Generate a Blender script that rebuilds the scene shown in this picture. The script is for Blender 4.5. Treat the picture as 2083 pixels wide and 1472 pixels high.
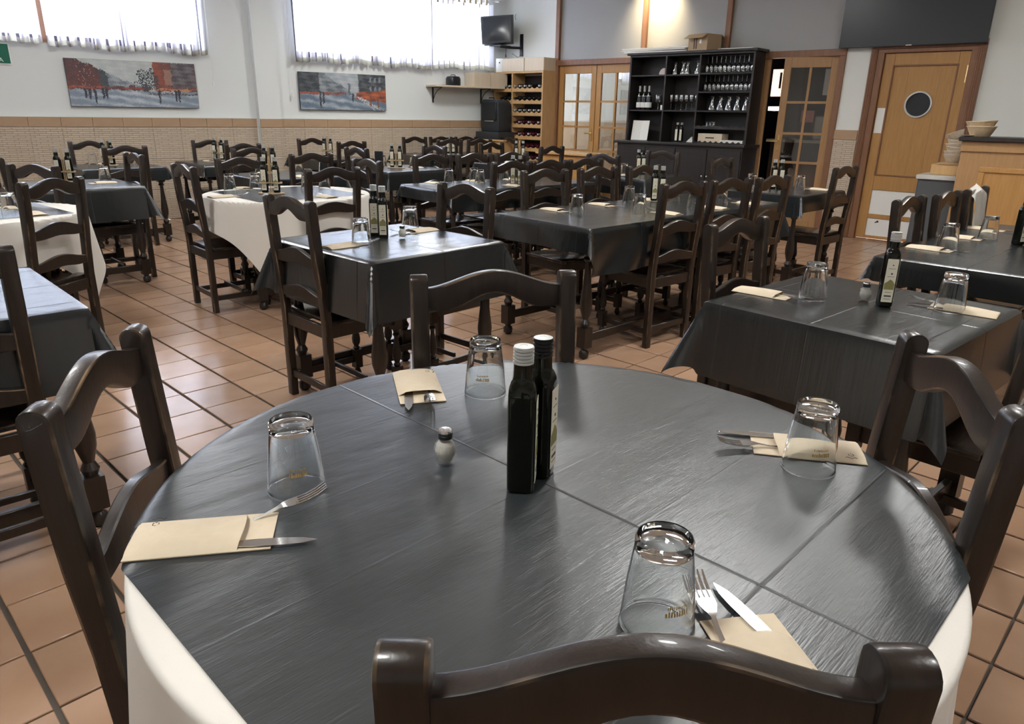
import bpy, bmesh, math, random
from mathutils import Matrix, Vector
random.seed(7)
for o in list(bpy.data.objects): bpy.data.objects.remove(o, do_unlink=True)
C = bpy.context.scene.collection
sc = bpy.context.scene
R = math.radians
# ------------------------------------------------------------------ camera, world, light, exposure
CAM_H = 1.36
cd = bpy.data.cameras.new('camera'); cam = bpy.data.objects.new('camera', cd); C.objects.link(cam)
cd.sensor_width = 36; cd.lens = 36*1460.82/2083; cd.clip_start = .02; cd.clip_end = 100
cam.matrix_world = Matrix.Translation((0, 0, CAM_H)) @ Matrix.Rotation(R(90-19.166), 4, 'X') @ Matrix.Rotation(R(0.974), 4, 'Z')
sc.camera = cam
sc.view_settings.view_transform = 'Standard'; sc.view_settings.look = 'None'
sc.view_settings.gamma = 1; sc.view_settings.use_curve_mapping = False
sc.view_settings.exposure = 1.80
world = bpy.data.worlds.new('world'); sc.world = world; world.use_nodes = True
wn = world.node_tree.nodes['Background']; wn.inputs[0].default_value = (.80, .88, 1, 1); wn.inputs[1].default_value = 7.5

KX, KY = -.16725, 12.45038                       # far corner of the room
UL = Vector((.80005, .59993, 0)); NL = Vector((.59993, -.80005, 0)); L0 = Vector((-4.39224, 9.28220, 0))
UR = Vector((-.75071, .66063, 0)); NR = Vector((-.66063, -.75071, 0)); R0 = Vector((3.93757, 8.83811, 0))
ROTL = math.atan2(-UL.y, -UL.x); ROTR = math.atan2(UR.y, UR.x)
CEIL = 3.25
def onL(t, n=0, z=0): return L0 + UL*t + NL*n + Vector((0, 0, z))
def onR(t, n=0, z=0): return R0 + UR*t + NR*n + Vector((0, 0, z))
def area(name, loc, target, sx, sy, power, col):
    l = bpy.data.lights.new(name, 'AREA'); l.shape = 'RECTANGLE'; l.size = sx; l.size_y = sy; l.energy = power; l.color = col
    o = bpy.data.objects.new(name, l); C.objects.link(o); o.location = loc
    o.rotation_euler = (Vector(target)-Vector(loc)).to_track_quat('-Z', 'Z').to_euler(); return o
for t_, w_ in ((-1.3, 3.8), (3.365, 3.1)):                   # sky portals in the two window openings
    p_ = area('window_portal', onL(t_, -.16, 2.485), onL(t_, 3, 2.485), w_, .88, 1, (1, 1, 1)); p_.data.cycles.is_portal = True

# ------------------------------------------------------------------ materials
def mat(name, col, rough=.5, metal=0, spec=.5, trans=0, ior=1.45, emit=None, estr=0, coat=0,
        noise=None, col2=None, nscale=8, nfac=.5, stretch=(1, 1, 1), bump=0, bscale=60, bdist=.002, detail=4):
    m = bpy.data.materials.new(name); m.use_nodes = True; nt = m.node_tree; b = nt.nodes['Principled BSDF']
    b.inputs['Base Color'].default_value = (*col, 1); b.inputs['Roughness'].default_value = rough
    b.inputs['Metallic'].default_value = metal; b.inputs['Specular IOR Level'].default_value = spec
    b.inputs['IOR'].default_value = ior; b.inputs['Transmission Weight'].default_value = trans
    b.inputs['Coat Weight'].default_value = coat
    if emit: b.inputs['Emission Color'].default_value = (*emit, 1); b.inputs['Emission Strength'].default_value = estr
    if col2 or bump:
        tc = nt.nodes.new('ShaderNodeTexCoord'); mp = nt.nodes.new('ShaderNodeMapping'); mp.inputs['Scale'].default_value = stretch
        nt.links.new(tc.outputs['Object'], mp.inputs[0])
    if col2:
        n = nt.nodes.new('ShaderNodeTexNoise'); n.inputs['Scale'].default_value = nscale; n.inputs['Detail'].default_value = detail
        nt.links.new(mp.outputs[0], n.inputs[0]); mx = nt.nodes.new('ShaderNodeMix'); mx.data_type = 'RGBA'
        rp = nt.nodes.new('ShaderNodeMapRange'); rp.inputs[1].default_value = .5-nfac/2; rp.inputs[2].default_value = .5+nfac/2
        nt.links.new(n.outputs[0], rp.inputs[0]); nt.links.new(rp.outputs[0], mx.inputs[0])
        mx.inputs[6].default_value = (*col, 1); mx.inputs[7].default_value = (*col2, 1)
        nt.links.new(mx.outputs[2], b.inputs['Base Color'])
    if bump:
        n2 = nt.nodes.new('ShaderNodeTexNoise'); n2.inputs['Scale'].default_value = bscale
        nt.links.new(mp.outputs[0], n2.inputs[0]); bp = nt.nodes.new('ShaderNodeBump'); bp.inputs['Strength'].default_value = bump
        bp.inputs['Distance'].default_value = bdist
        nt.links.new(n2.outputs[0], bp.inputs['Height']); nt.links.new(bp.outputs[0], b.inputs['Normal'])
    return m
M = {}
M['wood'] = mat('dark_varnished_wood', (.015, .0102, .0078), .33, coat=.15, col2=(.026, .0175, .013), nscale=14, stretch=(6, 6, .8), bump=.15, bscale=30)
M['worn'] = mat('worn_wood_edge', (.012, .009, .007), .33, coat=.12, col2=(.20, .135, .08), nscale=9, nfac=.16)
for n_ in M['worn'].node_tree.nodes:                          # bare patches only here and there
    if n_.type == 'MAP_RANGE': n_.inputs[1].default_value = .47; n_.inputs[2].default_value = .68
M['seat'] = mat('dark_seat_wood', (.016, .012, .010), .24, coat=.3, col2=(.032, .021, .015), nscale=10, stretch=(8, 1, 1))
M['white'] = mat('white_paint', (.74, .76, .74), .6)
M['ceil'] = mat('ceiling_paint', (.80, .80, .78), .8)
M['pier'] = mat('cream_paint', (.74, .75, .70), .6)
M['band'] = mat('tan_ceramic_band', (.40, .26, .155), .45, col2=(.46, .31, .19), nscale=5)
M['grey_panel'] = mat('grey_partition_board', (.34, .345, .335), .6, col2=(.37, .37, .36), nscale=.8)
M['frame'] = mat('reddish_brown_frame', (.20, .095, .05), .4, col2=(.26, .13, .07), nscale=8, stretch=(3, 3, .5))
M['oak'] = mat('orange_oak', (.40, .205, .065), .38, col2=(.47, .26, .095), nscale=10, stretch=(5, 5, .5), bump=.1)
M['oak2'] = mat('dull_oak', (.34, .19, .085), .4, col2=(.41, .24, .11), nscale=10, stretch=(5, 5, .5), bump=.1)
M['pine'] = mat('pine', (.50, .30, .13), .45, col2=(.58, .37, .17), nscale=9, stretch=(4, 4, .6))
M['pale_ply'] = mat('pale_beige_board', (.60, .50, .36), .6, col2=(.66, .56, .42), nscale=7, stretch=(6, 6, .4))
M['hutch'] = mat('black_brown_stain', (.020, .017, .016), .4, col2=(.030, .025, .023), nscale=8, stretch=(4, 4, .5))
M['hutch_in'] = mat('black_brown_back', (.026, .023, .022), .5)
M['black'] = mat('black_plastic', (.012, .013, .015), .35)
M['dgrey'] = mat('dark_grey_plastic', (.030, .034, .038), .4)
M['screen'] = mat('dark_screen_glass', (.030, .034, .038), .22)
M['tv'] = mat('large_screen', (.032, .037, .041), .28)
M['metal'] = mat('polished_steel', (.80, .80, .80), .16, metal=1)
M['bmetal'] = mat('brushed_steel', (.62, .63, .62), .35, metal=1)
M['brass'] = mat('brass', (.7, .5, .2), .3, metal=1)
M['white_cloth'] = mat('white_cotton', (.72, .69, .63), .85, bump=.25, bscale=400, bdist=.0006)
M['paper'] = mat('white_board', (.80, .79, .74), .7)
M['kraft'] = mat('kraft_napkin_paper', (.60, .50, .36), .8, col2=(.64, .54, .40), nscale=60, bump=.15, bscale=500, bdist=.0004)
M['card'] = mat('cardboard', (.42, .30, .18), .8)
M['ink'] = mat('brown_ink', (.07, .045, .03), .7)
M['goldink'] = mat('gold_print', (.62, .40, .12), .45)
M['glass'] = mat('clear_glass', (.96, .98, .98), .0, trans=1, ior=1.46)
M['bottle'] = mat('dark_green_bottle_glass', (.004, .005, .003), .08, coat=0)
M['wine'] = mat('wine_bottle_glass', (.012, .010, .012), .12, coat=.4)
M['winered'] = mat('dark_red_wine_glass', (.075, .012, .022), .15, coat=.4)
M['capw'] = mat('white_cap', (.50, .51, .49), .35, metal=.25)
M['caps'] = mat('silver_cap', (.70, .70, .68), .3, metal=.7)
M['capb'] = mat('black_cap', (.012, .012, .013), .3)
M['label'] = mat('cream_label', (.66, .62, .50), .6)
M['labelw'] = mat('white_label', (.78, .78, .74), .6)
M['olive'] = mat('olive_print', (.22, .20, .07), .6)
M['labelk'] = mat('dark_label', (.05, .05, .045), .6)
M['salt'] = mat('salt', (.74, .71, .64), .9, bump=.3, bscale=900, bdist=.0005)
M['holder'] = mat('light_beech', (.46, .33, .19), .5, col2=(.52, .38, .23), nscale=20)
M['green'] = mat('sign_green', (.0, .13, .075), .5)
M['sign_w'] = mat('sign_white', (.82, .86, .83), .5)
M['wicker'] = mat('pale_wicker', (.62, .53, .41), .7, col2=(.46, .37, .27), nscale=60, bump=.6, bscale=120)
M['wicker2'] = mat('honey_wicker', (.66, .53, .34), .7, col2=(.54, .41, .25), nscale=60, bump=.6, bscale=120)
M['grout'] = mat('dark_grout', (.085, .072, .058), .8, col2=(.12, .10, .08), nscale=9)
M['counter_top'] = mat('marble_top', (.50, .50, .46), .25, col2=(.58, .58, .54), nscale=12)
M['fridge'] = mat('grey_metal_front', (.085, .09, .095), .4)
M['steel_d'] = mat('wrought_iron', (.02, .02, .02), .5)
M['lamp'] = mat('lamp_diffuser', (1, 1, 1), .5, emit=(1, 1, .98), estr=22)
M['bread'] = mat('pale_ceramic', (.55, .48, .42), .5)
M['backwall'] = mat('back_room_wall', (.50, .48, .43), .7)
M['backtan'] = mat('back_room_tan', (.30, .21, .13), .7)
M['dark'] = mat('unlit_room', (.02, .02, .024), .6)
M['red'] = mat('faded_red_paper', (.42, .14, .10), .6)
M['lit_sign'] = mat('lit_sign', (1, 1, 1), .5, emit=(1, .60, .38), estr=.45)
M['lit_white'] = mat('lit_strip', (1, 1, 1), .5, emit=(1, .95, .95), estr=2.5)
# terracotta with slight differences from tile to tile
def terracotta():
    m = mat('glazed_terracotta', (.35, .205, .125), .21, coat=.0, col2=(.44, .28, .185), nscale=4, nfac=.5, bump=.10, bscale=9, bdist=.004)
    nt = m.node_tree; b = nt.nodes['Principled BSDF']
    oi = nt.nodes.new('ShaderNodeObjectInfo'); hs = nt.nodes.new('ShaderNodeHueSaturation')
    mr = nt.nodes.new('ShaderNodeMapRange'); mr.inputs[3].default_value = .86; mr.inputs[4].default_value = 1.12
    src = b.inputs['Base Color'].links[0].from_socket
    nt.links.new(oi.outputs['Random'], mr.inputs[0]); nt.links.new(mr.outputs[0], hs.inputs['Value'])
    nt.links.new(src, hs.inputs['Color']); nt.links.new(hs.outputs[0], b.inputs['Base Color'])
    return m
M['tile'] = terracotta()
# dark plasticised table paper: fine weave plus the sharp folds it was packed with
def overlay(name, fold, fu, seed=0., ramp=(.008, .0105, .0115), cr_=2.6, r0=.20, r1=.30):
    m = bpy.data.materials.new(name); m.use_nodes = True; nt = m.node_tree; b = nt.nodes['Principled BSDF']
    b.inputs['Base Color'].default_value = (*ramp, 1); b.inputs['Roughness'].default_value = .42; b.inputs['Specular IOR Level'].default_value = .95
    N = nt.nodes.new; L = nt.links.new
    tc = N('ShaderNodeTexCoord'); sep = N('ShaderNodeSeparateXYZ'); L(tc.outputs['Object'], sep.inputs[0])
    def math_(op, a, c=None, d=None):
        n = N('ShaderNodeMath'); n.operation = op
        for i, v in enumerate((a, c, d)):
            if v is None: continue
            if isinstance(v, (int, float)): n.inputs[i].default_value = v
            else: L(v, n.inputs[i])
        return n.outputs[0]
    def line(axis, per):
        w = math_('PINGPONG', axis, per/2)          # 0 at every fold line
        return math_('MAXIMUM', math_('SUBTRACT', 1, math_('DIVIDE', w, .0034)), 0)
    wob = N('ShaderNodeTexNoise'); wob.inputs['Scale'].default_value = 2.2; L(tc.outputs['Object'], wob.inputs[0])
    wv = math_('MULTIPLY', math_('SUBTRACT', wob.outputs[0], .5), .012)
    vy = math_('ADD', sep.outputs[1], wv)
    l1 = line(vy, fold); l2 = line(math_('ADD', sep.outputs[0], wv), fu)
    if fu > 3: l1 = math_('ADD', math_('MULTIPLY', l1, .28), line(math_('ADD', vy, .395), 2.6))
    mpn = N('ShaderNodeMapping'); mpn.inputs['Scale'].default_value = (30, 420, 1); L(tc.outputs['Object'], mpn.inputs[0])
    we = N('ShaderNodeTexNoise'); we.inputs['Scale'].default_value = 1.; L(mpn.outputs[0], we.inputs[0])
    mp2 = N('ShaderNodeMapping'); mp2.inputs['Scale'].default_value = (2.2, 7, 1); mp2.inputs['Location'].default_value = (seed, seed, 0); L(tc.outputs['Object'], mp2.inputs[0])
    cr = N('ShaderNodeTexNoise'); cr.inputs['Scale'].default_value = 1.6; cr.inputs['Detail'].default_value = 3; L(mp2.outputs[0], cr.inputs[0])
    c2 = N('ShaderNodeTexNoise'); c2.inputs['Scale'].default_value = 9.; c2.inputs['Detail'].default_value = 3; c2.inputs['Distortion'].default_value = 1.2; L(mp2.outputs[0], c2.inputs[0])
    h = math_('ADD', math_('MULTIPLY', l1, .42), math_('MULTIPLY', l2, .42))
    h = math_('ADD', h, math_('MULTIPLY', we.outputs[0], .22)); h = math_('ADD', h, math_('MULTIPLY', c2.outputs[0], .17)); h = math_('ADD', h, math_('MULTIPLY', cr.outputs[0], cr_))
    bp = N('ShaderNodeBump'); bp.inputs['Strength'].default_value = 1; bp.inputs['Distance'].default_value = .0016
    L(h, bp.inputs['Height']); L(bp.outputs[0], b.inputs['Normal'])
    rr = N('ShaderNodeMapRange'); rr.inputs[3].default_value = r0; rr.inputs[4].default_value = r1
    L(cr.outputs[0], rr.inputs[0]); L(rr.outputs[0], b.inputs['Roughness'])
    return m
M['ov1'] = overlay('dark_table_paper', .195, 4., 0., (.020, .024, .026), 2.2, .30, .40)
M['ov2'] = overlay('dark_table_paper_far', .30, .60, 3.)
# sheer curtain: part of the light passes straight, part is scattered
def sheer(name, tr, col, dk=.07):
    m = bpy.data.materials.new(name); m.use_nodes = True; nt = m.node_tree; nt.nodes.clear(); N = nt.nodes.new; L = nt.links.new
    out = N('ShaderNodeOutputMaterial'); d = N('ShaderNodeBsdfDiffuse'); t = N('ShaderNodeBsdfTranslucent'); x = N('ShaderNodeBsdfTransparent')
    d.inputs[0].default_value = (*col, 1); t.inputs[0].default_value = (*col, 1)
    m1 = N('ShaderNodeMixShader'); m1.inputs[0].default_value = .55; L(d.outputs[0], m1.inputs[1]); L(t.outputs[0], m1.inputs[2])
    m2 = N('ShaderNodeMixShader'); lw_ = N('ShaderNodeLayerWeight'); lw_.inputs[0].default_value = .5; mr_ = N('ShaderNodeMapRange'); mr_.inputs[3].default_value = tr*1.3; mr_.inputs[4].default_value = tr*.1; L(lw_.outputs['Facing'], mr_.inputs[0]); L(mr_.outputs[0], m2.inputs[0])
    mc = N('ShaderNodeMix'); mc.data_type = 'RGBA'; mc.inputs[6].default_value = (*col, 1); mc.inputs[7].default_value = (col[0]*dk, col[1]*dk*.93, col[2]*dk*1.2, 1); mf_ = N('ShaderNodeMapRange'); mf_.inputs[1].default_value = .10; mf_.inputs[2].default_value = .48; L(lw_.outputs['Facing'], mf_.inputs[0]); L(mf_.outputs[0], mc.inputs[0]); L(mc.outputs[2], d.inputs[0]); L(mc.outputs[2], t.inputs[0]); L(m1.outputs[0], m2.inputs[1]); L(x.outputs[0], m2.inputs[2])  # fold shade mixed into the cloth colour, darker where it turns edge-on
    L(m2.outputs[0], out.inputs[0]); return m
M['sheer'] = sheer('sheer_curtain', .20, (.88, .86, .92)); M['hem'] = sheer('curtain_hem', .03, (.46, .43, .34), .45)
def pane(name, refl, tint):
    m = bpy.data.materials.new(name); m.use_nodes = True; nt = m.node_tree; nt.nodes.clear(); N = nt.nodes.new; L = nt.links.new
    out = N('ShaderNodeOutputMaterial'); g = N('ShaderNodeBsdfGlossy'); g.inputs['Roughness'].default_value = .02
    x = N('ShaderNodeBsdfTransparent'); x.inputs[0].default_value = (*tint, 1)
    fr = N('ShaderNodeLayerWeight'); fr.inputs[0].default_value = .5; pw_ = N('ShaderNodeMath'); pw_.operation = 'POWER'; pw_.inputs[1].default_value = 4; L(fr.outputs['Facing'], pw_.inputs[0])
    ad = N('ShaderNodeMath'); ad.operation = 'ADD'; ad.use_clamp = True; ad.inputs[1].default_value = refl+.03
    L(pw_.outputs[0], ad.inputs[0]); mx = N('ShaderNodeMixShader'); L(ad.outputs[0], mx.inputs[0]); L(x.outputs[0], mx.inputs[1]); L(g.outputs[0], mx.inputs[2])
    L(mx.outputs[0], out.inputs[0]); return m
M['pane'] = pane('window_pane', .0, (.95, .97, 1)); M['doorpane'] = pane('door_pane', .14, (.80, .80, .79)); M['shelfglass'] = pane('shelf_glassware', .17, (.88, .90, .90)); M['thin'] = pane('thin_clear_glass', .06, (.97, .98, .98))
# thin horizontal ceramic strips of the dado
def strips():
    m = bpy.data.materials.new('split_face_strips'); m.use_nodes = True; nt = m.node_tree; b = nt.nodes['Principled BSDF']; b.inputs['Roughness'].default_value = .6
    N = nt.nodes.new; L = nt.links.new
    tc = N('ShaderNodeTexCoord'); sx = N('ShaderNodeSeparateXYZ'); L(tc.outputs['Object'], sx.inputs[0]); mp = N('ShaderNodeCombineXYZ'); L(sx.outputs[0], mp.inputs[0]); L(sx.outputs[2], mp.inputs[1])
    br = N('ShaderNodeTexBrick'); br.inputs['Scale'].default_value = 1; br.offset = .37
    br.inputs['Brick Width'].default_value = .115; br.inputs['Row Height'].default_value = .023; br.inputs['Mortar Size'].default_value = .0022; br.inputs['Mortar Smooth'].default_value = .5
    br.inputs['Color1'].default_value = (.60, .49, .37, 1); br.inputs['Color2'].default_value = (.52, .42, .31, 1); br.inputs['Mortar'].default_value = (.30, .23, .17, 1)
    L(mp.outputs[0], br.inputs['Vector']); L(br.outputs['Color'], b.inputs['Base Color'])
    bp = N('ShaderNodeBump'); bp.inputs['Distance'].default_value = .006; bp.invert = True; L(br.outputs['Fac'], bp.inputs['Height']); L(bp.outputs[0], b.inputs['Normal'])
    return m
M['strips'] = strips()
def vcol(name, rough=.5):
    m = bpy.data.materials.new(name); m.use_nodes = True; nt = m.node_tree; b = nt.nodes['Principled BSDF']; b.inputs['Roughness'].default_value = rough
    a = nt.nodes.new('ShaderNodeVertexColor'); a.layer_name = 'Col'; nt.links.new(a.outputs[0], b.inputs['Base Color']); return m
M['paint'] = vcol('acrylic_on_canvas')

# ------------------------------------------------------------------ mesh helpers
class MB:
    def __init__(s): s.v = []; s.f = []; s.m = []; s.M = Matrix.Identity(4)
    def add(s, vs, fs, mi=0):
        n = len(s.v); s.v += [tuple(s.M @ Vector(p)) for p in vs]; s.f += [tuple(i+n for i in f) for f in fs]; s.m += [mi]*len(fs); return s
    def box(s, x0, x1, y0, y1, z0, z1, mi=0):
        return s.add([(x0, y0, z0), (x1, y0, z0), (x1, y1, z0), (x0, y1, z0), (x0, y0, z1), (x1, y0, z1), (x1, y1, z1), (x0, y1, z1)],
                     [(3, 2, 1, 0), (4, 5, 6, 7), (0, 1, 5, 4), (1, 2, 6, 5), (2, 3, 7, 6), (3, 0, 4, 7)], mi)
    def prism(s, poly, ax, lo, hi, mi=0):          # poly in the two other axes
        n = len(poly)
        def P(a, b, c): return {'x': (c, a, b), 'y': (a, c, b), 'z': (a, b, c)}[ax]
        vs = [P(a, b, lo) for a, b in poly]+[P(a, b, hi) for a, b in poly]
        fs = [tuple(range(n))[::-1], tuple(range(n, 2*n))]+[(i, (i+1) % n, n+(i+1) % n, n+i) for i in range(n)]
        return s.add(vs, fs, mi)
    def lathe(s, prof, n=16, c=(0, 0), mi=0, closed=False, sq=None):
        vs = []; fs = []
        for r, z in prof:
            for k in range(n):
                a = 2*math.pi*k/n; q = 1
                if sq: q = 1/max(abs(math.cos(a)), abs(math.sin(a)))**sq if r > 0 else 1
                vs.append((c[0]+r*q*math.cos(a), c[1]+r*q*math.sin(a), z))
        m = len(prof)
        for i in range(m-1 if not closed else m):
            j = (i+1) % m
            for k in range(n): fs.append((i*n+k, i*n+(k+1) % n, j*n+(k+1) % n, j*n+k))
        if not closed: fs.append(tuple(range(n))[::-1]); fs.append(tuple(range((m-1)*n, m*n)))
        return s.add(vs, fs, mi)
    def tube(s, path, r, n=8, mi=0):
        vs = []; fs = []; P = [Vector(p) for p in path]
        for i, p in enumerate(P):
            d = (P[min(i+1, len(P)-1)]-P[max(i-1, 0)]).normalized(); u = d.orthogonal().normalized()
            if i and u.dot(pu) < 0: u = -u
            w = d.cross(u); rr = r[i] if isinstance(r, (list, tuple)) else r
            if i:                                            # keep the frame from twisting
                u = (pu - d*pu.dot(d)).normalized(); w = d.cross(u)
            pu = u
            for k in range(n): a = 2*math.pi*k/n; vs.append(tuple(p+u*math.cos(a)*rr+w*math.sin(a)*rr))
        for i in range(len(P)-1):
            for k in range(n): fs.append((i*n+k, i*n+(k+1) % n, (i+1)*n+(k+1) % n, (i+1)*n+k))
        fs.append(tuple(range(n))[::-1]); fs.append(tuple(range(len(P)*n-n, len(P)*n)))
        return s.add(vs, fs, mi)
    def mesh(s, name, mats, bevel=0, smooth=True, seg=1, bmi=None, flip=True):
        me = bpy.data.meshes.new(name); me.from_pydata(s.v, [], s.f)
        mats = mats if isinstance(mats, (list, tuple)) else [mats]
        for m in mats: me.materials.append(m)
        me.polygons.foreach_set('material_index', s.m)
        bm = bmesh.new(); bm.from_mesh(me)
        if flip: bmesh.ops.recalc_face_normals(bm, faces=bm.faces)
        if bevel:
            es = [e for e in bm.edges if len(e.link_faces) == 2 and e.calc_face_angle(0) > .6]
            bmesh.ops.bevel(bm, geom=es, offset=bevel, segments=seg, profile=.6, affect='EDGES', clamp_overlap=True, material=bmi if bmi is not None else -1)
        bm.to_mesh(me); bm.free()
        if smooth:
            me.polygons.foreach_set('use_smooth', [True]*len(me.polygons)); me.set_sharp_from_angle(angle=R(38))
        return me
    def build(s, name, mats, parent=None, **k): return obj(name, s.mesh(name, mats, **k), parent)
def obj(name, me, parent=None):
    o = bpy.data.objects.new(name, me); C.objects.link(o)
    if parent: o.parent = parent
    return o
def tag(o, label, cat, group=None):
    o['label'] = label; o['category'] = cat
    if group: o['group'] = group
    return o
def thing(name, label, cat, loc=(0, 0, 0), rz=0, group=None):
    o = bpy.data.objects.new(name, None); C.objects.link(o); o.empty_display_size = .1
    o.location = loc; o.rotation_euler = (0, 0, rz); return tag(o, label, cat, group)
def struct(o): o['kind'] = 'structure'; return o
def copy_tree(o, parent=None):
    c = o.copy(); C.objects.link(c); c.parent = parent
    for ch in o.children: copy_tree(ch, c)
    return c
def at(loc, rz=0): return Matrix.Translation(loc) @ Matrix.Rotation(rz, 4, 'Z')
def place(o, M4): o.matrix_world = M4; return o
def box(x0, x1, y0, y1, z0, z1, mi=0): return MB().box(x0, x1, y0, y1, z0, z1, mi)
def text_mesh(body, size, extr=.0004, mat_=None, align='CENTER'):
    cu = bpy.data.curves.new('txt', 'FONT'); cu.body = body; cu.size = size; cu.extrude = extr; cu.align_x = align; cu.align_y = 'CENTER'; cu.resolution_u = 2
    o = bpy.data.objects.new('txt', cu); C.objects.link(o); dg = bpy.context.evaluated_depsgraph_get(); dg.update()
    me = bpy.data.meshes.new_from_object(o.evaluated_get(dg)); bpy.data.objects.remove(o); bpy.data.curves.remove(cu)
    me.materials.clear(); me.materials.append(mat_); return me

# ------------------------------------------------------------------ room shell
RL_L = -4.2; RR_T = -6.5                                      # how far the two walls run
PL = onL(RL_L); PR = onR(RR_T); K = Vector((KX, KY, 0))
outline = [K, PL, Vector((-7.0, -3.2, 0)), Vector((6.0, -3.2, 0)), PR]
fl = MB(); fl.prism([(p.x, p.y) for p in outline], 'z', -.12, -.010); floor = struct(fl.build('floor', M['grout'], smooth=False))
ce = MB(); ce.prism([(p.x, p.y) for p in outline], 'z', CEIL, CEIL+.1); struct(ce.build('ceiling', M['ceil'], smooth=False))
# floor tiles, laid at 45 degrees to the view
GO = Vector((-1.84894, 4.24374)); GX = Vector((-.17869, -.18331)); GY = Vector((.18331, -.17869))*1.0083
def inside(p):
    n = len(outline)
    for i in range(n):
        a = outline[i]; b = outline[(i+1) % n]
        if (b.x-a.x)*(p[1]-a.y)-(b.y-a.y)*(p[0]-a.x) < .0: return False
    return True
cells = []
cph, sph = math.cos(R(19.166)), math.sin(R(19.166))
for i in range(-60, 60):
    for j in range(-60, 60):
        c = GO+GX*(i+.5)+GY*(j+.5)
        if not all(inside(c+GX*a+GY*b) for a in (-.5, .5) for b in (-.5, .5)):
            if not inside(c): continue
        dz = c.y*cph+CAM_H*sph
        vis = dz > .3 and abs(c.x)/dz < .80 and c.y > .1
        cells.append((0 if vis else 1, c.length, c, i, j))
cells.sort(key=lambda t: (t[0], t[1]))
tx, ty = GX.length/2-.0065, GY.length/2-.0035
ang = math.atan2(GX.y, GX.x)
tiles = [box(-tx, tx, -ty, ty, -.009, .0).mesh('floor_tile', M['tile'], bevel=.0022, smooth=True) for _ in range(1)]
rest = MB(); nt_ = 0
for k, (v, d, c, i, j) in enumerate(cells):
    if k < 300:
        o = obj('floor_tile', tiles[0], floor); o.location = (c.x, c.y, random.uniform(-.0006, .0004)); o.rotation_euler = (random.uniform(-.0016, .0016), random.uniform(-.0016, .0016), ang)
    else:
        rest.M = Matrix.Translation((c.x, c.y, random.uniform(-.0006, .0004))) @ Matrix.Rotation(ang, 4, 'Z') @ Matrix.Rotation(random.uniform(-.002, .002), 4, 'X'); rest.box(-tx, tx, -ty, ty, -.009, 0)
ro = rest.build('far_floor_tiles', M['tile'], floor, smooth=False); ro['kind'] = 'stuff'

# left wall, in its own frame: x = -t, y = out into the room, z up
ML = Matrix.Translation(L0) @ Matrix.Rotation(ROTL, 4, 'Z'); MR = Matrix.Translation(R0) @ Matrix.Rotation(ROTR, 4, 'Z')
W1 = (-3.2, .60); W2 = (1.80, 4.93); WZ0, WZ1 = 2.04, 2.93
w = MB()
def lw(t0, t1, z0, z1, n0=-.22, n1=0, mb=w, mi=0): mb.box(-t1, -t0, n0, n1, z0, z1, mi)
tK = (K-L0).dot(UL)
lw(RL_L, tK+.05, 0, WZ0); lw(RL_L, tK+.05, WZ1, CEIL); lw(RL_L, W1[0], WZ0, WZ1); lw(W1[1], W2[0], WZ0, WZ1); lw(W2[1], tK+.05, WZ0, WZ1)
lw(1.21, 1.50, 0, CEIL, -.01, .10)
wl = struct(w.build('wall_left', M['white'], smooth=False)); place(wl, ML)
# dado of wall_left: tan border tiles over strip panels, each a piece
def dado(wall, t0, t1, sign, n=0., pw=.33):
    nn = max(1, round((t1-t0)/pw)); st = (t1-t0)/nn
    bt = box(-st/2+.0015, st/2-.0015, 0, .018, 0, .105).mesh('border_tile', M['band'], bevel=.002, smooth=False)
    pt = box(-st/2+.001, st/2-.001, 0, .012, 0, .366).mesh('dado_tile', M['strips'], bevel=.0015, smooth=False)
    for k in range(nn):
        c = sign*(t0+st*(k+.5))
        o = obj('border_tile', bt, wall); o.location = (c, n, 1.12)
        for r in range(3): o = obj('dado_tile', pt, wall); o.location = (c, n, .005+r*.3705)
dado(wl, -3.6, 1.20, -1); dado(wl, 1.21, 1.50, -1, .10); dado(wl, 1.51, 5.2, -1)
tb = box(-5.2, 3.6, 0, .02, 1.225, 1.24).build('trim_1', M['pier'], smooth=False); struct(tb); place(tb, ML)
cc = MB().tube([(-1.205, .012, .05), (-1.205, .012, 1.22)], .011).build('trim_2', M['pier']); struct(cc); place(cc, ML)
# windows
def window(n, t0, t1, mull):
    f = MB(); b = .05
    f.box(-t1, -t0, -.14, -.08, WZ0, WZ0+b); f.box(-t1, -t0, -.14, -.08, WZ1-b, WZ1)
    for t in (t0+b/2, t1-b/2): f.box(-t-b/2, -t+b/2, -.14, -.08, WZ0, WZ1)
    fo = struct(f.build('window_%d' % n, M['frame'], smooth=False)); place(fo, ML)
    s = box(-t1+.002, -t0-.002, -.08, .02, WZ0-.03, WZ0-.001).build('window_sill', M['frame'], fo, smooth=False)
    for t in mull: box(-t-.03, -t+.03, -.138, -.082, WZ0+b, WZ1-b).build('mullion', M['frame'], fo, smooth=False)
    ed = [t0+b]+list(mull)+[t1-b]
    for a, c in zip(ed, ed[1:]): box(-c+.03, -a-.03, -.115, -.110, WZ0+b, WZ1-b).build('pane', M['pane'], fo, smooth=False)
    return fo
window(1, *W1, (-2.2, -1.05, -.22)); window(2, *W2, (2.82, 3.95))
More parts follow.
